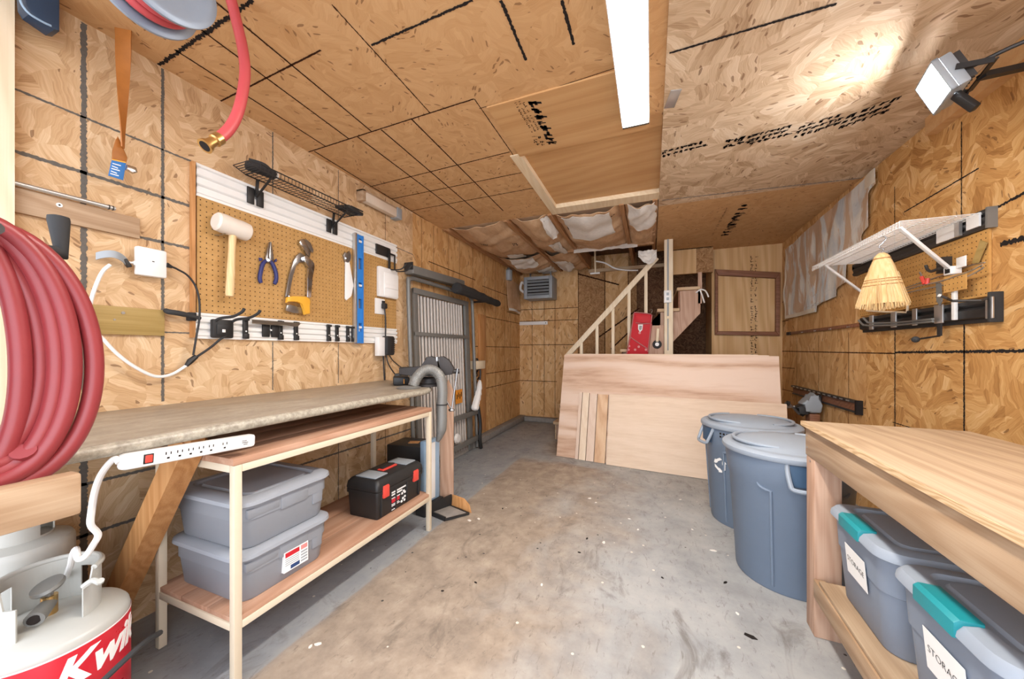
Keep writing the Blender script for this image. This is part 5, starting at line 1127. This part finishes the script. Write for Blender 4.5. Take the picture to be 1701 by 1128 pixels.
tag(b.build('thin_rail'), 'thin brown rail strip running on past the drop cloth to the corner', 'rail')
b = MB(BLACK); b.b2((XR-.015, 4.76, 1.33), (XR, 4.80, 1.365)); b.b2((XR-.015, 4.82, 1.33), (XR, 4.87, 1.365)); tag(b.build('rail_stub'), 'pair of small black stubs beyond the end of the thin rail', 'stub')
def Rp(pts, off, n=6): return cat_rom([rw(x, y, off) for x, y in pts], n)
b = MB(DARK_ST); b.tube([V((XR-.04, rw(1636, 498, .05).y, 1.395))]+[onX(x, y, XX) for x, y, XX in ((1630, 499, XR-.08), (1582, 500, XR-.13), (1572, 495, XR-.16), (1561, 491, XR-.18))], .006, 8); b.m(WHITE); b.tube([onX(1562, 491.3, XR-.178), onX(1559, 490.5, XR-.184)], .007, 8)
tag(b.build('long_hook'), 'long dark hook arm with a white tip on the lower black rail', 'hook')
t = thing('hanging_ball_hook', 'black drop hook with a ball tip hanging under the lower black rail', 'hook', (XR-.05, 2.75, 1.2))
b = MB(BLACK); y = rw(1559, 540, .05).y; b.b2((XR-.05, y-.012, 1.235), (XR-.042, y+.012, 1.30)); e = onX(1521, 564, XR-.17); k = V((XR-.046, y, 1.235)); b.tube([k, e], .005, 8); b.build('arm', t)
b = MB(RUBBER); b.lathe([(.016*math.cos(a), .016*math.sin(a)) for a in [math.radians(-90+18*i) for i in range(11)]], o=e, n=16); b.build('ball', t)
t = thing('rail_hook', 'pair of long grey hook arms with upturned ends along the lower black rail', 'hook', (XR-.06, 2.95, 1.33))
for dy, dz in ((0, 0), (8, -4)):
    b = MB(GREY_FR); b.tube([rw(1426+dy, 532+dz, .09), rw(1434+dy, 540+dz, .08), rw(1445+dy, 541+dz, .07), rw(1490, 540+dz, .065), rw(1550, 534+dz, .06)], .006, 8); b.build('arm', t)
# things on the small pegboard
b = MB(OLIVE); b.prism([(p.y, p.z) for p in (rw(1631, 399, .02), rw(1641, 403, .02), rw(1626, 437, .02), rw(1617, 437, .02))], basis((XR-.02, 0, 0), (0, -1, 0), (0, 0, 1)) @ Matrix.Scale(-1, 4, (1, 0, 0)), .006); tag(b.build('stir_stick'), 'wooden paint stir stick tucked upright in the wire rack', 'stir stick')
t = thing('peg_wire_rack', 'thin bent wire tool rack with a clear tray on the small right pegboard', 'wire rack', (XR-.05, 2.7, 1.5))
b = MB(ALU); b.tube(Rp([(1505, 482), (1530, 474), (1560, 468), (1590, 458), (1612, 450), (1632, 440)], .06), .0035, 6); b.tube(Rp([(1505, 487), (1535, 480), (1565, 474), (1600, 462), (1622, 452), (1634, 444)], .05), .0035, 6); b.tube(Rp([(1505, 478), (1540, 466), (1590, 449), (1615, 440), (1636, 436)], .015), .003, 6); b.build('wires', t)
b = MB(WHITE); b.b2((XR-.055, 2.345, 1.56), (XR-.05, 2.40, 1.61), .001); b.build('clear_tag', t)
b = MB(PEG_R); b.b2((XR-.06, 2.335, 1.45), (XR-.055, 2.47, 1.53)); b.build('tray_front', t)
t = thing('hand_clippers', 'red handled clippers standing in the wire rack on the small pegboard', 'clippers', (XR-.06, 2.8, 1.5))
for a, c in (((1531, 457), (1536, 472)), ((1541, 459), (1540, 472))): MB(RED).tube([rw(a[0], a[1]+3, .06), rw(c[0], c[1], .06)], .009, 8).build('grip', t)
MB(STEEL).tube([rw(1528, 452, .06), rw(1533, 462, .06)], .004, 6).build('blade', t)
b = MB(DARK_ST); b.tube(Rp([(1538, 441), (1541, 448), (1547, 451), (1555, 448), (1560, 446)], .07), .007, 8); b.b2((XR-.05, rw(1560, 450, .05).y-.02, 1.56), (XR-.012, rw(1560, 450, .05).y+.02, 1.64)); tag(b.build('peg_hook'), 'dark curved peg hook beside the red clippers', 'hook')
b = MB(GREY_FR); b.prism([(p.y, p.z) for p in (rw(1556, 470, .05), rw(1564, 470, .05), rw(1566, 500, .05), rw(1562, 508, .05), rw(1557, 500, .05))], basis((XR-.05, 0, 0), (0, -1, 0), (0, 0, 1)) @ Matrix.Scale(-1, 4, (1, 0, 0)), .004); tag(b.build('saw_blade'), 'dull grey saw blade hanging beside the white bracket post', 'saw blade')
b = MB(LUM_PALE); b.tube([rw(1440, 516, .03), rw(1470, 518, .03), rw(1507, 519, .03), rw(1508, 505, .03)], .006, 8); tag(b.build('bent_rod'), 'pale L shaped rod lying across the small pegboard behind the broom head', 'rod')
# ------------------------------------------------------------------ white wire shelf
t = thing('wire_shelf', 'white wire shelf on slanted brackets above the small right pegboard', 'wire shelf', (1.28, 2.8, 1.77))
x0, x1, y0, y1, z = 1.128, 1.415, 2.30, 3.30, 1.79
b = MB(WHITE_MET); n_ = 42
for i in range(n_+1): y = y0+(y1-y0)*i/n_; b.tube([(x1, y, z), (x0, y, z), (x0-.001, y, z-.032)], .0022, 6)
for x in (x0, x0+.10, x0+.2, x1): b.tube([(x, y0, z-.003), (x, y1, z-.003)], .0032, 6)
b.tube([(x0, y0, z-.032), (x0, y1, z-.032)], .0035, 6); b.tube([(x0, y0, z-.017), (x0, y1, z-.017)], .002, 6); b.build('wire_deck', t)
for ya, yb in ((2.34, 2.43), (3.16, 3.2)):
    b = MB(WHITE_MET); b.bar((x0+.02, ya, z-.02), (XR-.045, yb, 1.545), .012, .022, (0, 1, 0), .002); b.build('bracket', t)
b = MB(WHITE_MET); b.b2((XR-.05, 2.42, 1.31), (XR-.036, 2.44, 1.56), .002); b.b2((XR-.07, 2.405, 1.535), (XR-.03, 2.455, 1.575), .004); b.m(INK); b.b2((XR-.073, 2.412, 1.543), (XR-.069, 2.44, 1.567)); b.build('bracket_post', t)
# ------------------------------------------------------------------ broom head
t = thing('broom_head', 'straw broom head hung bristles down from the white wire shelf', 'broom', (1.20, 2.58, 1.38))
bx = V((.74, -.67, 0)); bn = V((-.67, -.74, 0)); c0 = V((1.19, 2.575, 0))
def broom(hw, th, z, n=28):
    return [c0+bx*(hw*math.copysign(abs(math.cos(a))**.75, math.cos(a)))+bn*(th*math.sin(a))+V((0, 0, z)) for a in [2*math.pi*k/n for k in range(n)]]
prof = [(.098, .028, 1.42), (.084, .030, 1.49), (.068, .031, 1.56), (.053, .030, 1.62), (.040, .027, 1.655), (.034, .025, 1.668), (.032, .024, 1.68), (.022, .020, 1.692), (.013, .013, 1.70)]
b = MB(STRAW); R = [[b.bm.verts.new(p) for p in broom(*q)] for q in prof]
for A, B in zip(R, R[1:]):
    for k in range(28): b.face([A[k], A[(k+1) % 28], B[(k+1) % 28], B[k]])
b.face(list(reversed(R[0]))); b.face(R[-1]); b.build('straw_body', t, sharp=60)
b = MB(STRAW)
for k in range(420):
    u = random.uniform(-1, 1); w_ = random.uniform(-1, 1)*math.sqrt(max(.05, 1-u*u)); zz = random.uniform(1.50, 1.60); hw = .083*(1-(zz-1.50)*2.6)
    p = c0+bx*(u*hw*.99)+bn*(w_*.034)+V((0, 0, zz)); e = c0+bx*(u*.108+random.uniform(-.006, .006))+bn*(w_*.036+random.uniform(-.004, .004))+V((0, 0, 1.385+.02*abs(u)+random.uniform(-.008, .012)))
    b.tube([p, (p+e)/2+bn*.002, e], .0014, 4, cap=False)
o = b.build('bristles', t); o['kind'] = 'stuff'
b = MB(BRACE)
for hw, th, zz in ((.072, .0325, 1.553), (.075, .0325, 1.540), (.080, .0325, 1.522)): b.tube(broom(hw, th, zz), .0022, 6, True)
b.build('stitching', t); MB(BRACE).tube(broom(.035, .026, 1.668), .003, 6, True).build('neck_binding', t)
b = MB(STEEL); b.tube(cat_rom([c0+V((0, 0, 1.698)), c0+V((.006, 0, 1.72)), c0+V((-.012, 0, 1.735)), c0+V((.004, 0, 1.755)), c0+V((.018, 0, 1.78)), c0+V((0, 0, 1.797)), c0+V((-.018, 0, 1.78))], 6), .0035, 8); b.build('hook', t)
# ------------------------------------------------------------------ lower rail and the grey tool on it
t = thing('slotted_channel', 'short slotted metal channel low on the right wall behind the grey tool', 'rail', (XR-.02, 4.2, .69))
a = rw(1323, 651, .02); c = rw(1432, 680, .02)
b = MB(DARK_ST); b.b2((XR-.035, 3.36, .765), (XR, 4.66, .785), .003); b.b2((XR-.025, 3.36, .69), (XR, 4.66, .705), .003); b.m(FRAME_W); b.b2((XR-.015, 3.38, .705), (XR, 4.66, .765)); b.m(ALU)
for k in range(12): b.b2((XR-.037, 3.45+k*.1, .770), (XR-.034, 3.50+k*.1, .78))
b.build('channel', t); MB(INK).b2((XR-.04, 3.34, .685), (XR, 3.362, .79)).build('end_cap', t)
t = thing('wall_power_tool', 'grey plastic tool with a black nose and metal jaw hung on the right wall', 'power tool', (1.33, 4.0, .5))
YT = 3.95
def ty(pts): return [(p.x, p.z) for p in (onY(a_, c_, YT) for a_, c_ in pts)]
TM = basis((0, YT+.06, 0), (1, 0, 0), (0, 0, 1))
MB(GREY_LT).prism(ty([(1328, 670), (1336, 662), (1346, 658), (1349, 652), (1352, 658), (1359, 660), (1361.5, 672), (1361.5, 682), (1359, 685), (1341, 685), (1338, 680)]), TM, .12, .018, 3).build('housing', t)
MB(BLACK).prism(ty([(1320, 676), (1328, 672), (1339, 674), (1346, 676), (1342, 684), (1337, 685), (1331, 691), (1327, 684)]), TM @ Matrix.Translation(V((0, 0, .01))), .10, .012).build('nose', t)
b = MB(STEEL); b.tube([onY(1328, 688, YT), onY(1318, 677, YT), onY(1306, 669, YT)], .012, 8); b.tube([onY(1320, 675, YT), onY(1309, 677, YT), onY(1305, 668, YT)], .010, 8); b.m(BLACK); b.tube([onY(1306, 669, YT), onY(1311, 671, YT)], .022, 8); b.build('jaw', t)
b = MB(FRAME_W); p, q = onY(1341, 686, YT), onY(1359, 702, YT); b.b2((p.x, YT-.05, q.z-.1), (q.x, YT+.05, p.z), .012); b.build('motor', t)
b = MB(BLACK); b.b2((1.36, YT-.02, .70), (XR-.03, YT+.02, .76), .003); b.build('hanger', t)
# ------------------------------------------------------------------ rubbish cans
def on_round(a0, z0, R, c):
    def f(p):
        a = a0+p.x/R; rr = R+p.z; return V((c[0]+rr*math.cos(a), c[1]+rr*math.sin(a), c[2]+z0+p.y))
    return f
def make_can(c, ha, label, cat='rubbish can'):
    t = thing('rubbish_can', label, cat, c, 0, 'round lidded rubbish cans')
    rz_ = lambda z: .226+(.268-.226)*z/.66
    b = MB(CAN); b.lathe([(0, .004), (.205, .004), (.222, .0), (.228, .012), (rz_(.5), .50), (rz_(.52)+.006, .515), (.276, .60), (.278, .638), (.272, .65), (.255, .65), (.25, .63)], o=c, n=64)
    for s_ in (0, 1):   # the wide raised side panels running down from each handle
        a0 = ha+s_*math.pi
        for e in (-1, 1):
            P_ = []
            for k in range(14):
                z = .03+.46*k/13; P_.append(V(c)+V((math.cos(a0+e*.50)*(rz_(z)+.001), math.sin(a0+e*.50)*(rz_(z)+.001), z)))
            for k in range(1, 9):
                f_ = k/8; a = a0+e*(.50+.22*math.sin(f_*math.pi/2)); z = .49+.03*(1-math.cos(f_*math.pi/2)); P_.append(V(c)+V((math.cos(a)*(rz_(z)+.003), math.sin(a)*(rz_(z)+.003), z)))
            b.tube(P_, .008, 8)
    b.build('body', t)
    b = MB(CAN_LID); b.lathe([(.268, .640), (.290, .640), (.294, .648), (.292, .662), (.280, .672), (.262, .676), (.25, .672), (.235, .676), (.215, .690), (.10, .704), (0, .707)], o=c, n=72)
    for e in (0, math.pi):
        P_ = [V(c)+V((.055*math.cos(e)+.185*math.cos(a)*1.0, .055*math.sin(e)+.185*math.sin(a), .690)) for a in [e+math.radians(x) for x in range(-80, 81, 8)]]; b.tube(P_, .009, 8)
    b.build('lid', t)
    for s_ in (0, 1):
        a0 = ha+s_*math.pi; b = MB(CAN_LID)
        def hp(a, z, o): return V(c)+V((math.cos(a0+a)*(.272+o), math.sin(a0+a)*(.272+o), z))
        q = cat_rom([hp(-.26, .635, .004), hp(-.25, .60, .018), hp(-.22, .555, .034), hp(-.18, .535, .042), hp(0, .533, .048), hp(.18, .535, .042), hp(.22, .555, .034), hp(.25, .60, .018), hp(.26, .635, .004)], 4); b.tube(q, .010, 8)
        b.build('handle', t)
        b = MB(CAN_DK); b.sheet(lambda u, v: hp(-.225+.45*u, .54+.095*v, .012), 10, 3, .003); b.build('handle_recess', t)
    return t
c1, c2 = (.66, 2.235, 0), (.625, 2.845, 0)
t1 = make_can(c1, math.radians(-92), 'grey rubbish can right beside the workbench leg, nearer of the two')
t2 = make_can(c2, math.radians(196), 'grey rubbish can with a white recycling symbol, standing before the plywood')
b = MB(PAPER); f_ = on_round(math.radians(-142), .40, .256, c2)
for k in range(3):
    a = math.radians(90+120*k); R2 = Matrix.Rotation(a, 2)
    for pts in ([(-.018, -.03), (.012, -.03), (.012, -.018), (-.026, -.018)], [(.012, -.036), (.028, -.024), (.012, -.012)], [(-.034, -.016), (-.024, -.012), (-.014, .004), (-.024, .008)]):
        q = [f_(V(((R2 @ V((x, y)))[0]*1.35, (R2 @ V((x, y)))[1]*1.35, .0008))) for x, y in pts]; b.poly(q)
b.build('recycling_symbol', t2)
b = MB(INK); f_ = on_round(math.radians(-128), .60, .2765, c2)
for k in range(5):
    for r in range(2): q = [f_(V((-.05+.022*k+a*.014, .008-.02*r+e*.012, .0008))) for a, e in ((0, 0), (1, 0), (1, 1), (0, 1))]; b.poly(q)
b.build('moulded_print', t2)
# ------------------------------------------------------------------ workbench on the right
bo = V((.615, 1.87, 0)); t = thing('workbench', 'plywood topped timber workbench with a lower shelf along the right side', 'workbench', bo, math.radians(BENCH_A)); W = WM[t.name]
def wb(mat, nm, p, q, bev=.003, par=None):
    b = MB(mat); b.b2(p, q, bev); b.bm.transform(W); return b.build(nm, par or t)
wb(BENCH_PLY, 'top', (-.012, -1.75, .836), (.50, .012, .856), .002)
b = MB(PLY_EDGE); b.b2((-.0135, -1.75, .8375), (-.0118, .0135, .8545), 0); b.bm.transform(W); b.build('ply_edge', t)
wb(LUM_Y, 'front_apron', (0, -1.72, .716), (.038, 0, .836)); wb(LUM_X, 'end_apron', (.038, -.038, .716), (.49, 0, .836)); wb(LUM_Y, 'back_apron', (.452, -1.72, .716), (.49, -.038, .836))
for x, y in ((.002, -.092), (.40, -.13), (.002, -1.70), (.40, -1.70)):
    b = MB(LUM_Z); b.b2((x, y, 0), (x+.088, y+.088, .716 if x < .1 else .716), .004); b.bm.transform(W); b.build('leg', t)
wb(LUM_Y, 'shelf_rail', (-.002, -1.60, .165), (.036, -.094, .238)); wb(BENCH_PLY, 'lower_shelf', (.004, -1.60, .238), (.49, -.132, .252), .002)
b = MB(STEEL)
for y, z in ((-.02, .80), (-.02, .75), (-.05, .70)): b.cyl((-.0005, y, z), (.001, y, z), .004, n=8)
b.bm.transform(W); b.build('screw_heads', t)
def make_bin(root):
    make_tote(root, .30, .196, .325, BIN, BIN_LID, .038, lid_h=.035); W_ = WM[root.name]
    for s_ in (-1, 1):
        b = MB(TEAL); b.prism([(-.004, -.030), (-.004, .004), (.006, .012), (.045, .012), (.045, .004), (.006, -.030)], W_ @ Matrix.Rotation(0 if s_ < 0 else math.pi, 4, 'Z') @ basis((-.303, .07, .318), (1, 0, 0), (0, 0, 1)), .14, .004); b.build('latch', root)
    return root
def storage_label(root, off=0.0):
    W_ = WM[root.name]; M = W_ @ basis((-.2865, off, .178), (0, -1, 0), (-.09, 0, 1))
    card = MB(PAPER).box((0, 0, 0), (.135, .10, .0008)); card.bm.transform(M); c_ = card.build('label_card', root)
    b = MB(INK); b.text('STORAGE', .0255, M @ Matrix.Translation(V((0, .002, .0012))) @ Matrix.Rotation(math.radians(-3), 4, 'Z'), .0002, 0, None, 1.0, -.0006); b.build('handwriting', c_)
def bin_at(y, lb):
    p = W @ V((.325, y, .2525)); r = thing('storage_bin', lb, 'storage bin', p, math.radians(BENCH_A), 'storage bins on the workbench shelf'); make_bin(r); storage_label(r, -.005); return r
bin_at(-.33, 'grey storage bin with teal latch and STORAGE label, next to the bench leg')
bin_at(-.745, 'grey storage bin with teal latch and STORAGE label, on the shelf nearest the camera')
# ------------------------------------------------------------------ litter on the slab
random.seed(5); b = MB(TORN)
for px, py, s_ in ((980, 828, .02), (1003, 902, .022), (1185, 915, .02), (1045, 862, .014), (1225, 1020, .012), (990, 835, .012), (1130, 830, .014), (1150, 880, .012), (528, 1070, .016), (515, 1075, .012), (780, 865, .022), (795, 862, .018), (900, 972, .012), (1060, 880, .012)):
    p = onZ(px, py, 0); a = random.uniform(0, 6.3); pts = [(s_*random.uniform(.5, 1)*math.cos(a+k*1.05), s_*.6*random.uniform(.5, 1)*math.sin(a+k*1.05)) for k in range(6)]
    b.prism(pts, Matrix.Translation(p) @ Matrix.Rotation(a, 4, 'Z'), .003)
b.m(INK)
for px, py, s_ in ((1247, 1058, .03), (835, 845, .014), (1205, 968, .018), (975, 895, .016), (735, 982, .012), (790, 968, .012), (962, 918, .014), (1100, 960, .012)):
    p = onZ(px, py, 0); a = random.uniform(0, 6.3); pts = [(s_*random.uniform(.6, 1)*math.cos(k*1.25), s_*.35*math.sin(k*1.25)) for k in range(5)]; b.prism(pts, Matrix.Translation(p) @ Matrix.Rotation(a, 4, 'Z'), .003)
tag(b.build('debris'), 'small white paint chips and dark scraps scattered over the concrete floor', 'debris', kind='stuff')
